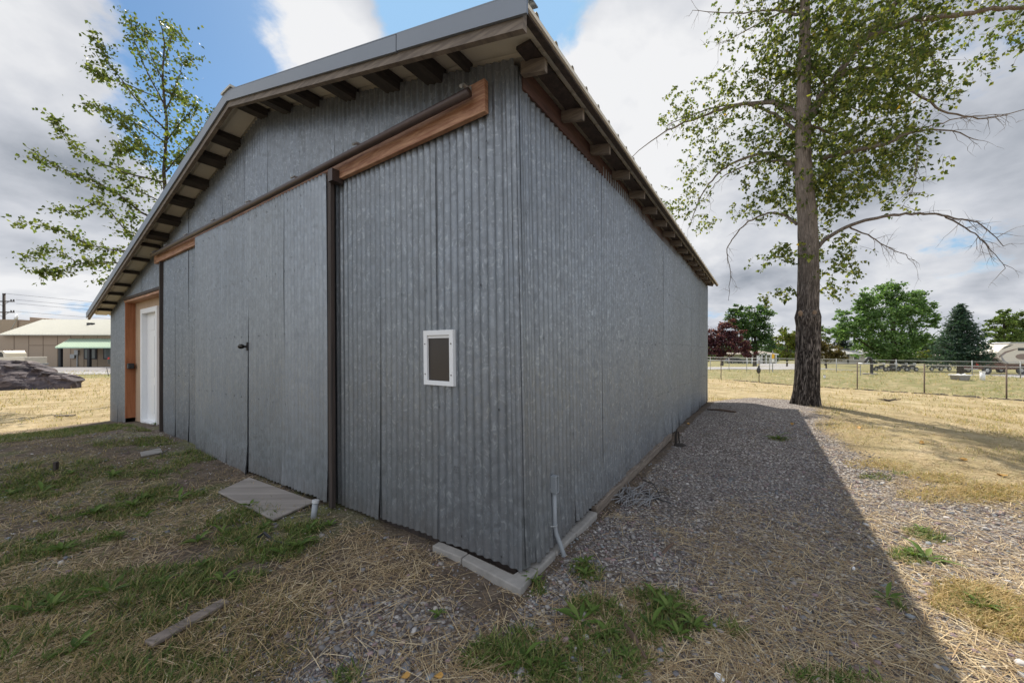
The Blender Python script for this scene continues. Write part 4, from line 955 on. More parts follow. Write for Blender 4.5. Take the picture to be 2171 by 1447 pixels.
# --- young tree behind the barn's far corner
LY = 14.0; tb2 = V3(((352-CX)/F_PX*LY, LY, 0)); tb2.z = gz1(tb2.x, tb2.y)
t2 = thing('young_poplar_tree', 'slender leafy tree rising behind the left slope of the barn roof', 'tree', tb2)
def ZL(x, y, dy=0.0): return P(x/2.334, y/2.334, LY+dy)
mb = MB(); limb(mb, [tb2-V3((0, 0, .2)), P(352, 700, LY), ZL(828, 1150), ZL(812, 850), ZL(824, 600), ZL(806, 400), ZL(812, 200), ZL(790, 105)], .10, .012, 10, 6)
mb.build('trunk', BARKF, t2, smooth=True)
limbs = MB(); tw = MB(); cen = []
LB2 = [([(820,1120),(700,1050),(580,960),(450,890),(300,830),(120,720)],.05),([(820,900),(640,860),(480,800),(340,700),(275,600)],.035),([(820,1150),(640,1150),(500,1000),(380,1050),(290,1035)],.03),
       ([(820,1250),(600,1240),(440,1210),(300,1140),(80,1090)],.035),([(820,1330),(600,1300),(400,1300),(270,1230),(110,1275)],.03),([(700,1330),(480,1290),(330,1330),(220,1345)],.02),
       ([(815,640),(700,520),(560,340),(480,210)],.035),([(815,700),(640,590),(520,530),(420,510)],.03),([(815,520),(720,340),(660,180),(650,95)],.03),([(812,500),(640,420),(520,380),(440,330)],.025),
       ([(815,560),(870,420),(900,330),(940,290)],.03),([(815,300),(850,180),(870,150),(815,110)],.02),([(820,700),(900,600),(970,520)],.03),([(820,850),(900,760),(1000,640),(1060,530)],.03),
       ([(820,420),(740,260),(720,150)],.025),([(825,1000),(700,950),(600,850),(580,740)],.03),([(825,1150),(720,1200),(620,1330),(510,1400)],.02),([(825,1300),(680,1200),(640,1060)],.02),([(815,780),(700,720),(640,700),(590,740)],.02),
       ([(820,950),(760,860),(700,720),(600,600)],.02),([(820,780),(880,800),(930,750)],.02),([(815,450),(880,470),(910,480)],.02)]
for pts, r0 in LB2:
    dyo = random.uniform(-1.6, 1.6); q = limb(limbs, [ZL(x, y, dyo*min(1, i/2)) for i, (x, y) in enumerate(pts)], r0, .005, 6, 5, .01)
    e = twigs_from(tw, q, int(10+.03*abs(pts[0][0]-pts[-1][0])), .55, .006, .1, .55, 1)
    for path in e+[q[len(q)//4:]]:
        for _ in range(11):
            p = random.choice(path); cen.append((p.x+random.gauss(0, .07), p.y+random.gauss(0, .07), p.z+random.gauss(0, .07)))
    for _ in range(80):
        i = min(len(q)-1, int(len(q)*(random.random()**.6))); p = q[i]; cen.append((p.x+random.gauss(0, .16), p.y+random.gauss(0, .2), p.z+random.gauss(0, .13)))
for _ in range(900):
    a_ = random.random(); x_ = 815+random.gauss(0, 75); y_ = 120+a_*1150; p = ZL(x_, y_, random.gauss(0, .6)); cen.append(tuple(p))
limbs.build('limb', BARKF, t2, smooth=True, label='thin limbs fanning out to the left'); tw.build('twigs', TWIG, t2)['kind'] = 'stuff'
leaf_cloud('foliage', t2, np.array(cen), .13, LC+[(.13, .15, .04)], droop=.7)

# --- background trees
def blob_tree(name, label, u0, u1, vtop, Y, blobs, cols, size, n, trunk_r=.3, base=None, droop=.3, cat='tree', group=None, trunk_u=None):
    """blobs: (u, v, ru, rv, weight) in photo pixels at distance Y"""
    uc = trunk_u or (u0+u1)/2; x = (uc-CX)/F_PX*Y; b = V3((x, Y, gz1(x, Y) if base is None else base)); t = thing(name, label, cat, b, group)
    px_m = F_PX/Y; mb = MB(); top = P(uc, vtop+6, Y); limb(mb, [b-V3((0, 0, .3)), b+(top-b)*.35+V3((.1, 0, 0)), b+(top-b)*.7, top], trunk_r, trunk_r*.12, 8, 4, .03)
    W = sum(q[4] for q in blobs); cen = []
    for (u, v, ru, rv, w) in blobs:
        c = P(u, v, Y); rx = ru/px_m; rz = rv/px_m; ry = max(rx, rz)*.9; j = n*w/W
        a = b+(c-b)*.45; a.x = b.x+(c.x-b.x)*.25; limb(mb, [a, (a+c)/2+V3((0, 0, -.1)), c], trunk_r*.4, .03, 5, 3, .03)
        ncl = max(5, int(j/48))
        cc = rng.normal(size=(ncl, 3)); cc /= np.linalg.norm(cc, axis=1)[:, None]; cc *= (rng.random((ncl, 1))**.45); cc = cc*rng.uniform(.75, 1.3, (ncl, 1))*np.array([rx, ry, rz])+np.array(c)
        k = rng.integers(0, ncl, int(j)); cen.append(cc[k]+rng.normal(0, 1, (int(j), 3))*np.array([rx, ry, rz*.7])*.13)
    mb.build('trunk', BARKF, t, smooth=True)
    leaf_cloud('crown', t, np.concatenate(cen), size, cols, LEAFB, droop, .4, .8); return t
GD = [(.055, .11, .04), (.08, .15, .05), (.04, .08, .03), (.12, .19, .06)]
GE = [(.12, .21, .075), (.16, .27, .095), (.08, .15, .05), (.22, .33, .13)]
GY = [(.14, .18, .03), (.19, .23, .045), (.10, .13, .03), (.16, .14, .04)]
blob_tree('plum_tree', 'dark purple leaved plum tree at the end of the barn wall', 1480, 1590, 678, 62, [(1520,720,30,28,3),(1550,725,35,30,4),(1495,715,25,30,3),(1575,738,22,20,2),(1540,700,26,20,2),(1510,748,40,14,2)],
          [(.08, .028, .042), (.12, .045, .06), (.05, .02, .032), (.19, .08, .09)],   .34, 7500, trunk_u=1530)
blob_tree('maple_tree', 'dense dark green maple behind the purple tree', 1535, 1640, 645, 74, [(1590,690,38,35,4),(1612,715,25,32,3),(1565,680,28,26,2),(1605,668,26,20,2),(1580,730,45,22,3),(1560,660,15,14,1)], GD, .4, 9500, .4, trunk_u=1600)
blob_tree('elm_tree', 'big broad bright green tree in the middle of the far yard', 1775, 2000, 597, 58, [(1840,640,25,26,3),(1890,625,28,28,4),(1935,640,24,28,3),(1860,665,45,30,5),(1920,670,35,30,4),(1800,675,22,20,2),(1820,700,38,28,4),(1960,660,18,24,2),(1880,715,50,32,5),(1935,720,30,26,3),(1850,740,36,20,3),(1900,745,45,20,3),(1790,700,20,18,2),(1975,685,14,12,1)], GE, .34, 24000, .5, trunk_u=1893, droop=.1)
blob_tree('small_yellow_green_tree', 'small yellow green tree just left of the near trunk', 1640, 1700, 692, 46, [(1662,715,16,22,3),(1680,735,18,25,3),(1665,750,22,14,2),(1690,715,12,18,2)], GY, .26, 3600, .12, trunk_u=1668)
blob_tree('brown_shrub', 'rusty olive shrub just right of the near trunk', 1690, 1790, 722, 48, [(1755,745,26,20,3),(1735,735,18,20,2),(1772,752,16,12,2)], [(.12, .095, .035), (.16, .12, .05), (.08, .075, .03)], .24, 3600, .12, trunk_u=1750, cat='shrub')
blob_tree('pale_loose_tree', 'pale loose crowned tree seen over the rusty shrub', 1725, 1780, 688, 80, [(1745,705,18,16,2),(1760,715,16,18,2),(1735,725,14,18,2)], [(.11, .15, .07), (.15, .19, .09)], .4, 1000, .2, trunk_u=1750)
blob_tree('light_green_tree', 'airy light green tree behind the camper trailer', 2085, 2190, 655, 50, [(2130,690,26,20,3),(2155,680,22,24,3),(2110,705,22,16,2),(2145,720,34,20,3),(2105,680,14,10,1),(2130,665,10,12,1),(2185,690,24,26,2),(2100,735,16,14,1)], [(.13, .185, .05), (.17, .225, .07), (.09, .135, .04)], .32, 4800, .22, trunk_u=2128, droop=.1)
blob_tree('far_shrub', 'low green shrub beside the pale roofed house', 1955, 1985, 745, 70, [(1965,755,18,10,2)], GY, .3, 900, .1, trunk_u=1965, cat='shrub')
blob_tree('round_green_tree', 'round green tree at the right edge behind the camper', 2150, 2230, 700, 64, [(2165,722,24,20,3),(2190,715,30,24,3)], GD, .45, 2200, .25, trunk_u=2175)
blob_tree('far_green_tree', 'hazy green tree between the elm and the spruce', 1950, 2000, 712, 95, [(1960,735,20,14,2),(1985,728,18,14,2),(2005,735,16,14,2)], [(.06, .10, .05), (.08, .12, .06)], .5, 2200, .3, trunk_u=1975)
blob_tree('hedge_bush', 'dark hedge under the elm tree behind the parked motorcycles', 1850, 2040, 748, 66, [(1870,762,22,8,2),(1915,762,30,9,3),(1960,764,28,8,3),(1885,755,30,9,2)], [(.025, .045, .02), (.04, .065, .025)], .35, 3600, .1, trunk_u=1900, cat='hedge')

def conifer(name, label, u, vtop, vbot, wpx, Y, cols, n, base_z=None, skirt=0.0):
    x = (u-CX)/F_PX*Y; b = V3((x, Y, gz1(x, Y) if base_z is None else base_z)); t = thing(name, label, 'tree', b); top = P(u, vtop, Y).z; zb = EYE-(vbot-CY)/F_PX*Y; hw = wpx/2/F_PX*Y
    mb = MB(); mb.tube([b-V3((0, 0, .2)), V3((x, Y, (zb+top)/2)), V3((x, Y, top))], [.22, .14, .02], 8); cen = []
    H = top-zb; nb = 190
    for i in range(nb):
        f = (i/nb)**1.0; z = top-H*f*.97; r = hw*(.06+.94*f**.85)*random.uniform(.72, 1.1)*(1.0 if f < .85 else 1-(f-.85)*1.2); a = i*2.39996+random.uniform(-.3, .3)
        e = V3((x+math.cos(a)*r, Y+math.sin(a)*r, z-r*.18+.16*r*random.random())); s0 = V3((x, Y, z+.05)); mb.tube([s0, (s0+e)/2-V3((0, 0, r*.06)), e], [.03, .02, .006], 4, cap=False)
        m = int(n/nb*(.25+1.5*f))
        for _ in range(m):
            g_ = random.random()**.6; p = s0.lerp(e, g_); sp = .10+.16*r*(1-g_*.5); cen.append((p.x+random.gauss(0, sp*.6), p.y+random.gauss(0, sp*.6), p.z-abs(random.gauss(0, .08+.05*r))+.05))
    mb.build('trunk', BARKF, t, smooth=True); leaf_cloud('crown', t, np.array(cen), .22 if Y < 50 else .5, cols, LEAFB, .25, .3, .35); return t
SPR = [(.035, .075, .055), (.055, .105, .075), (.022, .05, .036), (.09, .145, .11)]
conifer('spruce_tree', 'dark blue green spruce standing behind the fences on the right', 2036, 645, 772, 112, 31, SPR, 13000)
conifer('far_spruce_tree', 'hazy distant conifer between maple and the yellow green tree', 1635, 708, 768, 34, 105, [(.05, .085, .065), (.07, .11, .08)], 3500)
conifer('dark_spruce_tree', 'nearly black conifer seen left of the big elm', 1785, 690, 768, 60, 92, [(.015, .03, .022), (.024, .04, .03)], 4200)
# far wood along the horizon
n = 26000; uu = rng.uniform(1420, 2500, n); top = 736-12*vnoise(uu, uu*0, .02, 3, 3)*1.6+6; vv = rng.uniform(0, 1, n); Yd = rng.uniform(150, 190, n)
Vv = top+(765-top)*vv; cen = np.stack([(uu-CX)/F_PX*Yd, Yd, EYE-(Vv-CY)/F_PX*Yd], 1)
wd_ = leaf_cloud('far_wood', None, cen, 1.3, [(.05, .085, .05), (.07, .11, .06), (.04, .065, .04)], LEAFB, .2); tag(wd_, kind='stuff')

# ------------------------------------------------------------ chain link fences
def fence(label, pts, hgt, ztop, rust=False, cell=.09, rail_r=.017, group=None):
    root = thing('chain_link_fence', label, 'fence', (pts[0][0], pts[0][1], gz1(*pts[0])))
    tops = []
    for k, (x, y) in enumerate(pts):
        z = gz1(x, y); ht = hgt; r = .023
        ht = ztop-z; mb = MB(); mb.tube([(x, y, z-.2), (x, y, z+ht+.03)], r, 8); ball(mb, (x, y, z+ht+.04), r*1.25, 8)
        mb.build('fence_post', M_RUSTP if rust else M_GREYP, root, smooth=True); tops.append(V3((x, y, z+ht)))
    MB().tube(tops, rail_r, 6).build('top_rail', M_GREYP, root, smooth=True)
    mb = MB()
    for a, b in zip(tops[:-1], tops[1:]):
        L_ = (b-a).length; m = int(L_/cell); d = (b-a)/m; h = int(hgt/cell)
        for i in range(-h, m+1):
            for sg in (1, -1):
                i0, j0 = (i, 0) if sg > 0 else (i, h); i1, j1 = i+h, (h if sg > 0 else 0)
                f0 = max(0, -i)/h; f1 = 1-max(0, i+h-m)/h
                if f1 <= f0: continue
                def pt(f):
                    ii = i+h*f; jj = j0+(j1-j0)*f; p = a+d*ii; return V3((p.x, p.y, p.z-hgt+.05+jj*(hgt-.06)/h))
                p, q_ = pt(f0), pt(f1); w = V3((0, 0, .0018)); mb.quad(p-w, q_-w, q_+w, p+w)
    mb.build('wire_mesh', M_GREYP, root); return root
fy = [25.05, 23.2, 21.35, 19.5, 17.7, 15.85, 14.05, 12.2, 10.3]
f1_ = fence('near chain link fence with rusty posts running across the lawn', [(27.5-.62*y, y) for y in fy], 1.2, .83, rust=True)
fy2 = [37.4, 34.5, 33.06, 31.8, 30.3, 28.4, 26.65, 24.05, 21.4, 20.0, 17.4]
f2_ = fence('far chain link fence behind the grassy mound', [(39.9-.62*y, y) for y in fy2], 1.25, .82)
# dark eroded line at the foot of the near fence
mb = MB()
for k in range(260):
    y = random.uniform(10.3, 22.5); x = 27.5-.62*y+random.gauss(0, .1)-.1; r = random.uniform(.03, .1); ball(mb, (x, y, gz1(x, y)), r, 6, 0, (1.3, 1.3, .45))
tag(mb.build('soil_clods', m_plain('dark_soil', (.05, .038, .028), .95)), kind='stuff')
# sign on the far fence
x, y = 39.9-.62*30.0, 30.0; sx = (1639-CX)/F_PX*30.1
sg = thing('fence_sign', 'narrow yellow sign over a white panel on a post by the far fence', 'sign', (sx, 30.1, gz1(sx, 30.1)))
zb = gz1(sx, 30.1); MB().tube([(sx, 30.15, zb-.1), (sx, 30.15, zb+1.75)], .035, 8).build('post', M_GREYP, sg)
MB().abox(sx-.1, sx+.1, 30.08, 30.1, EYE-.65, EYE-.27).build('yellow_panel', m_plain('sign_yellow', (.75, .42, .02), .5), sg)
MB().abox(sx-.1, sx+.1, 30.08, 30.1, EYE-.95, EYE-.67).build('white_panel', M_WHITE, sg)
# bag on the near fence post
x, y = 27.5-.62*21.35, 21.35; zb = EYE-(792-CY)/F_PX*21.2
bgm = MB(); ball(bgm, (x-.09, y-.1, zb+.2), .13, 12, 0, (.85, .6, 1.5)); ball(bgm, (x-.08, y-.1, zb+.42), .07, 8, 0, (1, .8, .8))
tag(bgm.build('hanging_bag', m_plain('black_bag', (.03, .032, .035), .5), smooth=True), 'black bag hanging on a post of the near fence', 'bag')
# drain field fittings on the mound
def on(u, Y): x = (u-CX)/F_PX*Y; return V3((x, Y, gz1(x, Y)))
p = on(2083, 17.5); w = thing('white_riser_pipe', 'short upright white plastic pipe on the grassy mound', 'pipe', p)
MB().tube([p-V3((0, 0, .1)), p+V3((0, 0, .4))], .085, 16).build('pipe', M_WHITE, w, smooth=True); MB().tube([p+V3((0, 0, .37)), p+V3((0, 0, .42))], .1, 16).build('cap', M_WHITE, w)
p = on(2038, 17.8); hp = thing('tank_hatch', 'pale concrete tank hatch with a white lid on the mound', 'hatch', p)
MB().prism([p+V3(q) for q in ((-.2, -.15, -.05), (.2, -.15, -.05), (.27, -.15, .2), (-.27, -.15, .2))], V3((0, .4, 0))).build('hatch_box', M_CONC, hp)
MB().abox(p.x-.3, p.x+.3, p.y-.2, p.y+.3, p.z+.202, p.z+.245).build('lid', M_WHITE, hp, bevel=.01)
for dx in (-.22, .2): MB().abox(p.x+dx*.7-.03, p.x+dx*.7+.03, p.y-.04, p.y+.04, p.z+.247, p.z+.295).build('lid_handle', M_WHITE, hp)
p = on(1848, 21.5); gn = thing('gooseneck_vent', 'black gooseneck vent pipe rising from the mound', 'vent', p)
hh = EYE-(758-CY)/F_PX*21.5-p.z
gp = [p-V3((0, 0, .1)), p+V3((0, 0, hh*.55)), p+V3((-.02, 0, hh*.8)), p+V3((-.12, 0, hh*.97)), p+V3((-.25, 0, hh*.95)), p+V3((-.38, 0, hh*.72))]
MB().tube(bez(gp, 4), .075, 12).build('pipe', M_BLK, gn, smooth=True)
MB().tube([p+V3((-.1, 0, .0)), p+V3((-.1, 0, .045))], .33, 20).build('base_ring', M_CONC, gn)
p = on(1824, 21); mc = thing('mushroom_vent', 'small white mushroom vent left of the black gooseneck', 'vent', p); zt = EYE-(771-CY)/F_PX*21
MB().tube([p-V3((0, 0, .1)), V3((p.x, p.y, zt))], .02, 8).build('stem', M_GREYP, mc); ball(MB(), (p.x, p.y, zt), .13, 12, 0, (1, 1, .5)).build('cap', M_WHITE, mc, smooth=True)
p = on(1748, 21); mc = thing('white_pipe_cap', 'tiny white pipe cap on the mound beside the near trunk', 'pipe', p); MB().tube([p-V3((0, 0, .1)), p+V3((0, 0, .16))], .05, 10).build('pipe', M_WHITE, mc, smooth=True); MB().tube([p+V3((0, 0, .13)), p+V3((0, 0, .18))], .06, 10).build('cap', M_GREYP, mc)

# ------------------------------------------------------------ vehicles
M_TYRE = m_plain('tyre', (.02, .02, .021), .85); M_RIM = m_plain('rim', (.45, .46, .47), .3, .8)
def paint(name, c, rough=.25):
    n = NT(name); n.col(c); n.b.inputs['Coat Weight'].default_value = .6; return n.fin(rough, .1)
def wheel(root, x, y, z, r, w, mat_r=None):
    wv = MB().tube([(x, y-w/2, z), (x, y-w/2+.03, z), (x, y+w/2-.03, z), (x, y+w/2, z)], [r*.9, r, r, r*.9], 20).build('wheel', M_TYRE, root, smooth=False)
    MB().tube([(x, y-w/2-.012, z), (x, y-w/2+.02, z)], [r*.5, r*.62], 14).build('rim', mat_r or M_RIM, wv)
def side_body(root, name, prof, y0, y1, mat, bev=.05):
    """side profile (x, z) extruded across y"""
    mb = MB(); mb.prism([V3((x, y0, z)) for x, z in prof], V3((0, y1-y0, 0))); return mb.build(name, mat, root, bevel=bev)
def pickup(label, X0, Yc, zg, mat, facing, W=1.9, L_=5.7):
    """X0 = rear end, facing +1 drives towards +x"""
    r = thing('pickup_truck', label, 'pickup truck', (X0, Yc, zg)); f = facing; S_ = lambda x, z: (X0+f*x, zg+z); y0, y1 = Yc-W/2, Yc+W/2
    side_body(r, 'body', [S_(0, .55), S_(.35, .5), S_(L_-.3, .5), S_(L_, .62), S_(L_, .95), S_(L_-.1, 1.08), S_(3.95, 1.18), S_(2.15, 1.25), S_(0, 1.3)], y0, y1, mat)
    cb = side_body(r, 'cab', [S_(2.0, 1.1), S_(2.05, 1.65), S_(2.25, 1.9), S_(3.3, 1.92), S_(4.1, 1.2)], y0+.08, y1-.08, mat)
    side_body(cb, 'window', [S_(2.2, 1.28), S_(2.25, 1.62), S_(2.4, 1.78), S_(3.2, 1.8), S_(3.72, 1.28)], y0+.06, y0+.075, M_DKGLASS, 0)
    side_body(r, 'tailgate', [S_(-.03, .62), S_(-.001, .62), S_(-.001, 1.26), S_(-.03, 1.26)], y0+.15, y1-.15, mat, 0)
    side_body(r, 'bumper', [S_(-.16, .45), S_(.1, .45), S_(.1, .6), S_(-.16, .6)], y0+.02, y1-.02, M_RIM, .02)
    for yy in ((y0-.005, y1-.11) if f > 0 else ()): side_body(r, 'tail_light', [S_(-.04, .95), S_(.12, .95), S_(.12, 1.24), S_(-.04, 1.24)], yy, yy+.12, m_tail, 0)
    for xx in (1.1, L_-1.0):
        for yy in (y0+.12, y1-.12): wheel(r, X0+f*xx, yy, zg+.4, .4, .26)
        MB().tube([(X0+f*xx, y0-.006, zg+.42), (X0+f*xx, y0+.05, zg+.42)], .5, 20).build('wheel_arch', M_BLK, r)
    return r
m_tail = m_plain('tail_light_red', (.45, .02, .015), .25)
xr = (2073-CX)/F_PX*42; zg = EYE-(768-CY)/F_PX*42-1.3
pickup('maroon pickup truck hitched under the beige camper at the right edge', xr, 43, zg, paint('maroon_paint', (.075, .012, .016)), 1, 2.0, 6.0)
# fifth wheel camper; its nose overhangs the truck bed
cp = thing('camper_trailer', 'beige camper trailer with brown swooshes at the right edge', 'camper trailer', (xr+6, 43, zg)); y0, y1 = 41.8, 44.2
CB = m_plain('camper_beige', (.60, .55, .46), .4, 0, .04); CBR = m_plain('camper_brown', (.22, .16, .13), .45)
x0 = (2113-CX)/F_PX*41.8; H = lambda u, v: ((u-CX)/F_PX*41.8, EYE-(v-CY)/F_PX*41.8)
prof_c = [H(2132, 771), H(2124, 765), H(2116, 757), H(2114, 751), H(2118, 744), H(2128, 735), H(2140, 729), H(2150, 727.5), (x0+14, H(0, 727)[1]), (x0+14, zg+.5), (x0+7, zg+.5), (x0+6.9, H(0, 771)[1])]
side_body(cp, 'body', prof_c, y0, y1, CB, .06)
side_body(cp, 'front_glass', [H(2124, 740), H(2130, 735.5), H(2142, 731), H(2148, 731), H(2140, 734), H(2130, 738)], y0-.02, y0-.005, M_DKGLASS, 0)
side_body(cp, 'swoosh', [H(2117, 755), H(2130, 745), H(2148, 740), H(2160, 738), H(2150, 742), H(2133, 748), H(2119, 758)], y0-.018, y0-.004, CBR, 0)
side_body(cp, 'swoosh', [H(2124, 764), H(2134, 770), H(2140, 771), H(2130, 764), H(2124, 755), H(2134, 747), H(2122, 753)], y0-.026, y0-.012, m_plain('camper_grey', (.25, .24, .24), .4), 0)
side_body(cp, 'window', [H(2158, 737), H(2185, 737), H(2185, 743), H(2158, 743)], y0-.022, y0-.006, M_DKGLASS, 0)
ov = [(H(2168+15*math.cos(a)*(1), 755.5+6*math.sin(a))) for a in [k*.3927 for k in range(16)]]; side_body(cp, 'oval_decal', ov, y0-.02, y0-.005, CBR, 0)
side_body(cp, 'roof_trim', [(H(2140, 729)[0], H(0, 727)[1]+.02), (x0+14, H(0, 727)[1]+.02), (x0+14, H(0, 727)[1]+.08), (H(2143, 729)[0], H(0, 727)[1]+.08)], y0-.03, y1, W_TRIM, 0)
for k in range(2): wheel(cp, x0+10+k*.9, y0+.2, zg+.38, .38, .25)
xl = (52-CX)/F_PX*37; zl = gz1(xl, 37)
pickup('cream pickup truck parked behind the boulder at the left edge', xl, 37.9, EYE-1.92, paint('cream_paint', (.62, .56, .45)), -1, 1.85, 5.4)
def suv(label, X0, Yc, zg, mat, f, k=1.0):
    r = thing('parked_suv', label, 'suv', (X0, Yc, zg)); S_ = lambda x, z: (X0+f*x*k, zg+z*k); y0, y1 = Yc-.93*k, Yc+.93*k
    side_body(r, 'body', [S_(0, .4), S_(4.6, .4), S_(4.7, .8), S_(4.5, 1.0), S_(3.5, 1.1), S_(.1, 1.12), S_(-.02, .8)], y0, y1, mat, .06)
    c = side_body(r, 'cabin', [S_(.12, 1.08), S_(.4, 1.62), S_(.8, 1.7), S_(2.5, 1.68), S_(3.5, 1.08)], y0+.1, y1-.1, mat, .06)
    side_body(c, 'window', [S_(.45, 1.14), S_(.62, 1.52), S_(.9, 1.6), S_(2.4, 1.58), S_(3.15, 1.14)], y0+.085, y0+.097, M_DKGLASS, 0)
    side_body(r, 'tail_light', [S_(-.03, .95), S_(.2, .95), S_(.28, 1.15), S_(.1, 1.15)], y0-.01, y0+.1, m_tail, 0)
    for xx in (.95, 3.75):
        for yy in (y0+.1, y1-.1): wheel(r, X0+f*xx*k, yy, zg+.35*k, .35*k, .22)
    return r
suv('dark suv tail showing at the barn corner before the tan building', (226-CX)/F_PX*40, 41, gz1(-44, 41)+.03, paint('near_black_paint', (.02, .022, .027)), 1)
xs_ = (1546-CX)/F_PX*92; suv('dark blue suv parked in front of the purple tree', xs_, 93, gz1(xs_, 93)+.02, paint('dark_blue_paint', (.03, .04, .06)), 1, .95)
# motorcycles by the hedge
def motorcycle(x, y, z):
    r = thing('motorcycle', 'dark motorcycle parked on the grass before the hedge', 'motorcycle', (x, y, z), 'motorcycles parked by the hedge')
    for dx in (-.72, .72):
        w = MB().tube([(x+dx, y-.06, z+.32), (x+dx, y+.06, z+.32)], .32, 14).build('wheel', M_TYRE, r); MB().tube([(x+dx, y-.075, z+.32), (x+dx, y-.06, z+.32)], .19, 10).build('rim', M_RIM, w)
    MB().prism([V3((x+a, y-.13, z+b)) for a, b in ((-.5, .45), (.3, .35), (.5, .7), (.3, .95), (-.1, .9), (-.3, .75), (-.85, .8))], V3((0, .26, 0))).build('body', M_BLK, r, bevel=.03)
    MB().abox(x-.2, x+.2, y-.17, y+.17, z+.35, z+.6).build('engine', M_RIM, r, bevel=.03)
    mb = MB(); mb.tube([(x+.72, y, z+.32), (x+.42, y, z+1.05)], .035, 6); mb.tube([(x+.3, y-.38, z+1.1), (x+.42, y, z+1.05), (x+.3, y+.38, z+1.1)], .022, 6); mb.build('handlebar', M_RIM, r)
    MB().prism([V3((x+a, y-.16, z+b)) for a, b in ((.5, .8), (.6, .8), (.45, 1.3), (.38, 1.3))], V3((0, .32, 0))).build('windscreen', M_WHITE, r)
    return r
mo = None
for (u, Y_) in ((1867, 55), (1893, 56), (1915, 57), (1932, 55), (2003, 58), (1985, 57)):
    x = (u-CX)/F_PX*Y_; z = gz1(x, Y_)
    if mo is None: mo = motorcycle(x, Y_, z)
    else: c = copy_tree(mo); c.location = (x, Y_, z)
x = (2095-CX)/F_PX*75; z = gz1(x, 75); wc = thing('white_trailer', 'small white trailer parked far behind the maroon pickup', 'trailer', (x, 75, z))
MB().prism([V3((x+a, 74, z+b)) for a, b in ((-1.6, .5), (1.8, .5), (1.8, 2.3), (-.9, 2.3), (-1.6, 1.7))], V3((0, 2, 0))).build('body', M_WHITE, wc, bevel=.08); MB().abox(x-.3, x+.3, 73.96, 73.99, z+1.3, z+1.7).build('window', M_DKGLASS, wc); wheel(wc, x+.3, 74.1, z+.35, .35, .2)

# ------------------------------------------------------------ houses
def roofm(name, c): return m_plain(name, c, .85, 0, .15, 2)
M_LAP = m_plain('olive_siding', (.24, .25, .17), .8, 0, .05); M_TANS = m_plain('tan_siding', (.33, .31, .26), .8, 0, .05); M_SH = roofm('shingle_grey_brown', (.27, .235, .20)); M_SH2 = roofm('shingle_pale', (.33, .32, .30)); M_SH3 = roofm('shingle_rose', (.30, .25, .23))
def house(label, x0, x1, y0, dp, zb, he, hr, wallm, rm, hip=False, wins=(), doors=(), gar=None, over=.5):
    r = thing('house', label, 'house', ((x0+x1)/2, y0+dp/2, zb)); MB().abox(x0, x1, y0, y0+dp, zb-.6, zb+he).build('wall', wallm, r)
    k = dp*.5 if hip else 0; a = [V3((x0-over, y0-over, zb+he)), V3((x1+over, y0-over, zb+he)), V3((x1+over, y0+dp+over, zb+he)), V3((x0-over, y0+dp+over, zb+he))]; p, q_ = V3((x0-over+k, y0+dp/2, zb+hr)), V3((x1+over-k, y0+dp/2, zb+hr))
    mb = MB(); i = 0; mb.v = a+[p, q_]+[w-V3((0, 0, .18)) for w in a]; mb.f = [(0, 1, 5, 4), (1, 2, 5), (2, 3, 4, 5), (3, 0, 4), (6, 7, 1, 0), (7, 8, 2, 1), (8, 9, 3, 2), (9, 6, 0, 3), (9, 8, 7, 6)]; mb.m = [0]*9; mb.build('roof', rm, r)
    MB().abox(x0-over-.02, x1+over+.02, y0-over-.04, y0-over-.005, zb+he-.2, zb+he+.02).build('gutter', W_TRIM, r)
    for (a0, a1, b0, b1) in wins:
        w = MB().abox(a0-.1, a1+.1, y0-.06, y0-.002, zb+b0-.1, zb+b1+.1).build('window', W_TRIM, r); MB().abox(a0, a1, y0-.075, y0-.062, zb+b0, zb+b1).build('pane', M_DKGLASS, w)
    for (a0, a1, b1) in doors: MB().abox(a0, a1, y0-.05, y0-.002, zb, zb+b1).build('door', M_DKGLASS, r)
    if gar: MB().abox(gar[0], gar[1], y0-.05, y0-.003, zb, zb+gar[2]).build('garage_door', M_WHITE, r)
    return r
Yh = 96; X_ = lambda u, Y: (u-CX)/F_PX*Y
zb = EYE-(771-CY)/F_PX*Yh
h1 = house('olive green house with hipped brown roof behind the yellow sign', X_(1577, Yh), X_(1646, Yh), Yh, 9, zb, 2.55, 3.9, M_LAP, M_SH, True,
      [(X_(1597, Yh), X_(1600, Yh), 1.1, 2.1), (X_(1603, Yh), X_(1606, Yh), 1.1, 2.1)], [(X_(1616, Yh), X_(1619, Yh), 2.2)])
MB().abox(X_(1593, Yh), X_(1611, Yh), Yh-.3, Yh-.1, zb, zb+2.3).build('porch_screen', W_TRIM, h1)
for u in (1582, 1592, 1613, 1622, 1632, 1643): MB().abox(X_(u, Yh)-.12, X_(u, Yh)+.12, Yh-.45, Yh-.31, zb, zb+2.4).build('porch_post', W_TRIM, h1)
Yh = 88; zb = EYE-(771-CY)/F_PX*Yh
house('tan ranch house with pale grey roof and white garage behind the fence', X_(1776, Yh), X_(1856, Yh), Yh, 9, zb, 2.5, 3.9, M_TANS, M_SH2, False,
      [(X_(1810, Yh), X_(1822, Yh), 1.0, 2.15), (X_(1782, Yh), X_(1786, Yh), 1.2, 2.1)], [(X_(1796, Yh), X_(1800, Yh), 2.15)], (X_(1833, Yh), X_(1853, Yh), 2.3))
Yh = 98; zb = EYE-(772-CY)/F_PX*Yh
house('low house with rose brown roof between elm and spruce', X_(1942, Yh), X_(1992, Yh), Yh, 10, zb, 2.3, 4.1, M_TANS, M_SH3, False, [(X_(1960, Yh), X_(1966, Yh), 1, 2)])

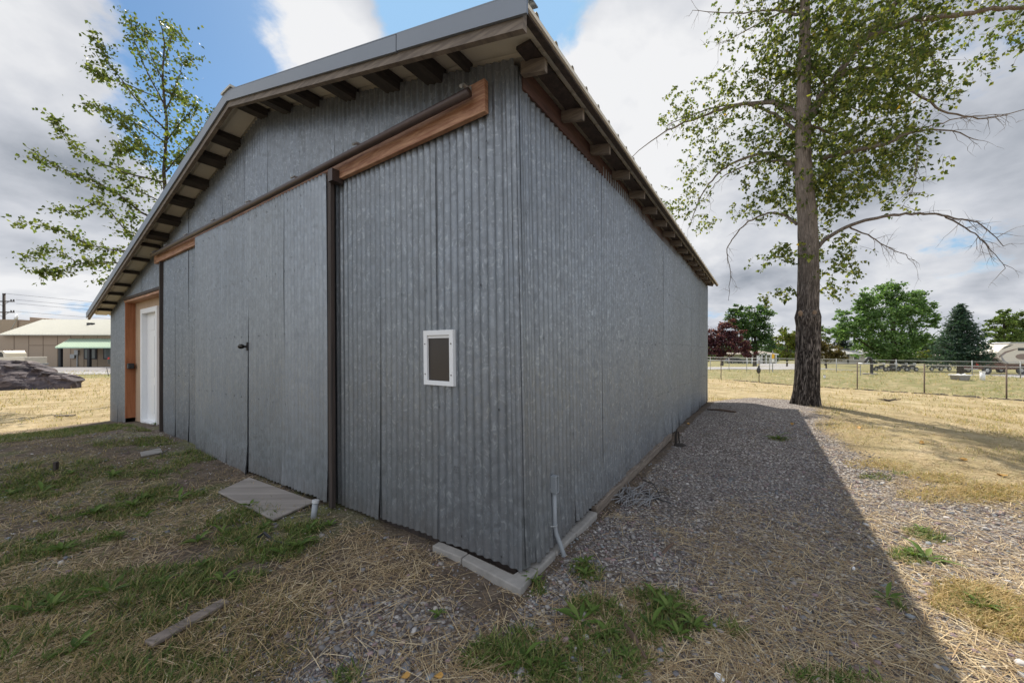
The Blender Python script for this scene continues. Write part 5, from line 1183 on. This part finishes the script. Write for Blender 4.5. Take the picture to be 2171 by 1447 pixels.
# ------------------------------------------------------------ left background: tan building with porch
TB = m_plain('tan_stucco_panel', (.325, .255, .19), .85, 0, .06, .7); M_RW = m_plain('white_green_metal_roof', (.50, .495, .44), .5, .1, .06, .8); M_GRN = m_plain('mint_metal_roof', (.33, .46, .36), .5, .1, .08, 2)
Yb = 46; zb = -.55; xl0, xl1 = X_(-120, Yb), X_(420, Yb)
tbd = thing('tan_building', 'long tan building with pale metal roof and green porch across the lot', 'building', (X_(120, Yb), Yb, zb))
ze = EYE-(709-CY)/F_PX*Yb
MB().abox(xl0, xl1, Yb, Yb+14, zb-.3, ze).build('wall', TB, tbd)
mb = MB()
for u in (30, 61, 91.5, 122, 150, 178, 207, 240, 270, 300): mb.abox(X_(u, Yb)-.03, X_(u, Yb)+.03, Yb-.025, Yb-.003, zb, ze)
mb.abox(X_(61, Yb)+.03, X_(122, Yb)-.03, Yb-.02, Yb-.004, EYE+(743-732)/F_PX*Yb-.02, EYE+(743-731)/F_PX*Yb); mb.build('panel_joint', m_plain('joint_brown', (.19, .145, .105), .9), tbd)
zr = EYE-(677-CY)/F_PX*(Yb+9)
rf = MB(); A = [V3((X_(-1, Yb-.5), Yb-.5, ze)), V3((xl1, Yb-.5, ze)), V3((xl1, Yb+9, zr)), V3((X_(92, Yb+9), Yb+9, zr))]
rf.v = A+[a-V3((0, 0, .12)) for a in A]; rf.f = [(0, 1, 2, 3), (7, 6, 5, 4), (0, 4, 5, 1), (1, 5, 6, 2), (2, 6, 7, 3), (3, 7, 4, 0)]; rf.m = [0]*6; rfo = rf.build('roof', M_RW, tbd)
mb = MB()
for k in range(60):
    f = k/60; p = A[0].lerp(A[1], f); q_ = A[3].lerp(A[2], f); mb.beam(p+V3((0, 0, .03)), q_+V3((0, 0, .03)), .05, .05)
mb.build('roof_rib', M_RW, rfo)['kind'] = 'stuff'
MB().abox(X_(188, 51)-.3, X_(188, 51)+.3, 51, 51.5, EYE+3.4, EYE+3.85).build('roof_vent', M_BLK, rfo)
p0 = X_(117, Yb-3); pe = EYE-(736-CY)/F_PX*(Yb-3); pt_ = EYE-(718-CY)/F_PX*Yb; A = [V3((p0, Yb-3, pe)), V3((xl1, Yb-3, pe)), V3((xl1, Yb-.03, pt_)), V3((X_(150, Yb), Yb-.03, pt_))]
mb = MB(); mb.v = A+[a-V3((0, 0, .12)) for a in A]; mb.f = [(0, 1, 2, 3), (7, 6, 5, 4), (0, 4, 5, 1), (1, 5, 6, 2), (2, 6, 7, 3), (3, 7, 4, 0)]; mb.m = [0]*6; po = mb.build('porch_roof', M_GRN, tbd)
mb = MB(); f_n = 46
for k in range(f_n): p = A[0].lerp(A[1], k/f_n); q_ = A[3].lerp(A[2], k/f_n); mb.beam(p+V3((0, 0, .03)), q_+V3((0, 0, .03)), .07, .05)
mb.build('roof_rib', m_plain('pale_mint_rib', (.50, .58, .44), .5), po)
for u in (129, 190, 251, 312): MB().abox(X_(u, Yb-2.6)-.14, X_(u, Yb-2.6)+.14, Yb-2.75, Yb-2.5, zb, pe-.1).build('porch_post', M_BLK, tbd)
for u in (179, 220, 280):
    w = MB().abox(X_(u, Yb), X_(u+27, Yb), Yb-.08, Yb-.002, EYE-(761-CY)/F_PX*Yb, EYE-(738-CY)/F_PX*Yb).build('window', M_BLK, tbd)
    MB().abox(X_(u+3, Yb), X_(u+24, Yb), Yb-.1, Yb-.082, EYE-(759-CY)/F_PX*Yb, EYE-(740-CY)/F_PX*Yb).build('pane', m_plain('porch_glass', (.16, .19, .2), .15), w)
for (u, v, w, h) in ((152, 751, .55, .5), (161, 744, .45, .6)): MB().abox(X_(u, Yb), X_(u, Yb)+w, Yb-.2, Yb-.003, EYE-(v+8-CY)/F_PX*Yb, EYE-(v+8-CY)/F_PX*Yb+h).build('meter_box', M_GREYP, tbd)
MB().abox(X_(164, Yb), X_(164, Yb)+.12, Yb-.1, Yb-.003, zb, EYE-.5).build('meter_pipe', M_GREYP, tbd)
# flat roofed block behind it
Y3 = 60; fb_ = thing('flat_roofed_building', 'flat roofed tan block rising behind the long building at far left', 'building', (X_(20, Y3), Y3, -.6))
MB().abox(X_(-120, Y3), X_(36, Y3), Y3, Y3+10, -.8, EYE-(677-CY)/F_PX*Y3).build('wall', TB, fb_)
mb = MB(); a = [V3((X_(36, Y3), Y3+.2, EYE-(680-CY)/F_PX*Y3)), V3((X_(100, Y3), Y3+.2, EYE-(683-CY)/F_PX*Y3)), V3((X_(100, Y3), Y3+.2, -.8)), V3((X_(36, Y3), Y3+.2, -.8))]; mb.prism(a, V3((0, 10, 0))); mb.build('lower_wall', TB, fb_)
mb = MB(); a = [V3((X_(63, 66), 66, EYE-(672-CY)/F_PX*66)), V3((X_(96, 66), 66, EYE-(675-CY)/F_PX*66)), V3((X_(96, 66), 66, 2)), V3((X_(63, 66), 66, 2))]; mb.prism(a, V3((0, 6, 0))); mb.build('parapet', TB, fb_)
p = P(36, 679, 57.5); dn = thing('satellite_dish', 'small satellite dish on the roof edge of the flat block', 'satellite dish', p); mb = MB(); c = p+V3((0, 0, .5)); mb.tube([c+V3((.05, .1, 0)), c, c+V3((-.05, -.12, .03))], [.05, .4, .52], 18); mb.build('dish', M_WHITE, dn, smooth=True); MB().tube([p-V3((.9, 0, 1.4)), p+V3((.05, .1, .5))], .05, 6).build('mast', M_GREYP, dn)
# utility pole
Yp = 64; xp = X_(8.5, Yp); up = thing('utility_pole', 'wooden utility pole with two crossarms at the far left', 'utility pole', (xp, Yp, -.7)); zt = EYE-(622-CY)/F_PX*Yp
MB().tube([(xp, Yp, -1), (xp, Yp, zt)], [.22, .17], 10).build('pole', W_DARK, up, smooth=True)
for v in (639, 662):
    z = EYE-(v-CY)/F_PX*Yp; ar = MB().abox(xp-2.1, xp+2.1, Yp-.3, Yp-.18, z-.09, z+.09).build('crossarm', W_DARK, up)
    mb = MB()
    for sg_ in (-1, 1): mb.tube([(xp, Yp-.24, z-.75), (xp+sg_*1.1, Yp-.24, z-.09)], .035, 5)
    mb.build('brace', W_DARK, ar)
    for dx in (-2, -1.55, 1.55, 2.0): MB().tube([(xp+dx, Yp-.24, z+.09), (xp+dx, Yp-.24, z+.34)], [.06, .1], 8).build('insulator', M_BLK, ar)
mb = MB()
for dx in (-.2, .2): mb.tube([(xp, Yp, zt-.5), (xp+dx, Yp, zt-.2), (xp+dx, Yp, zt+.05)], .07, 6)
mb.build('pole_top', W_DARK, up)
mb = MB()
for (u0, v0, y0_) in ((12, 622, Yp), (34, 635, Yp), (34, 643, Yp), (34, 660, Yp)):
    a = P(u0, v0, y0_); b = V3((a.x+150, Yp+120, a.z+1)); pts = []
    for k in range(17): f = k/16; q_ = a.lerp(b, f); q_.z -= 7.0*f*(1-f)*2; pts.append(q_)
    mb.tube(pts, .02, 4, cap=False)
mb.build('power_line', M_BLK, up)

# ------------------------------------------------------------ boulder on the left
c = G(40, 822); c.z -= .05; by_ = c.y
bo = MB(); nu, nv = 96, 48; XL, XR = X_(-110, by_), X_(163, by_)
bp = G(40, 815)
outline = [(-110, 800), (-80, 775), (-40, 764), (0, 763), (25, 762), (50, 763), (66, 772), (80, 779), (92, 786), (110, 789), (130, 790), (145, 793), (155, 796), (163, 806)]
ou = [o_[0] for o_ in outline]; ov_ = [o_[1] for o_ in outline]
def bfn(a, b):
    f = a/(nu-1); u = -110+273*f; x = X_(u, by_); tz = EYE-(np.interp(u, ou, ov_)-CY)/F_PX*by_; g_ = gz1(x, by_)-.15; H_ = max(.02, tz-g_); th = math.pi*b/(nv-1); wid = (.35+.55*H_)*(math.sin(math.pi*min(1, .02+f*.98))**.35 if f > .5 else 1)
    y = by_-math.cos(th)*wid; z = g_+H_*math.sin(th)**.75
    n_ = float(vnoise(np.array(x*1.0+z*1.1), np.array(z*1.2+y*.9-x*.3), 1.5, 4, 15))-.5; n2 = abs(float(vnoise(np.array(x*1.3-z*.9), np.array(z*1.5+x*.5+y), 1.2, 3, 25))-.5)
    return V3((x+n_*.15, y-(n_*1.1-n2*1.1)*math.sin(th), z+(n_*.3-n2*.22)*math.sin(th)))
bo.grid(bfn, nu, nv)
def rock():
    n = NT('dark_purple_rock'); v = n.mapd((1, 1, 1.3), (.2, .5, 0)); a = n.noise(v, 1.5, 9, .68, .6); c = n.ramp(a, [(.34, (.018, .015, .018)), (.48, (.055, .043, .05)), (.6, (.12, .093, .092)), (.72, (.27, .24, .225))]); n.col(c); return n.fin(.8, 0, a, 1.0, .12)
tag(bo.build('boulder', rock(), smooth=False), 'long dark purple boulder lying on the dry grass at left', 'boulder')
p = G(137, 812)
V, Fc, T = weed_mesh(5, 34, .42, .06); o = np_mesh('leafy_plant', np.array(V)+np.array(G(138, 822))+np.array((0, 0, .12)), np.array(Fc), BLADE, np.array([(.16, .24, .04)]*len(V)))
tag(o, 'bright green leafy plant growing against the right end of the boulder', 'plant')
p = G(231, 797); tag(MB().tube([p-V3((0, 0, .1)), p+V3((-.28, .1, .62))], .02, 6).build('stake', W_DARK), 'thin leaning stake in the grass at the barn corner', 'stake')
p = G(135, 883); tag(MB().beam(p+V3((-.22, 0, .03)), p+V3((.22, .05, .03)), .07, .03).build('wood_scrap', W_OLD), 'small brown wood scrap on the left dry lawn', 'wood')
p = G(118, 998); tag(MB().beam(p-V3((0, 0, .03)), p+V3((0.005, 0, .11)), .035, .03, (0, 1, 0)).build('wooden_peg', W_DARK), 'dark short wooden peg standing in the left weeds', 'peg')
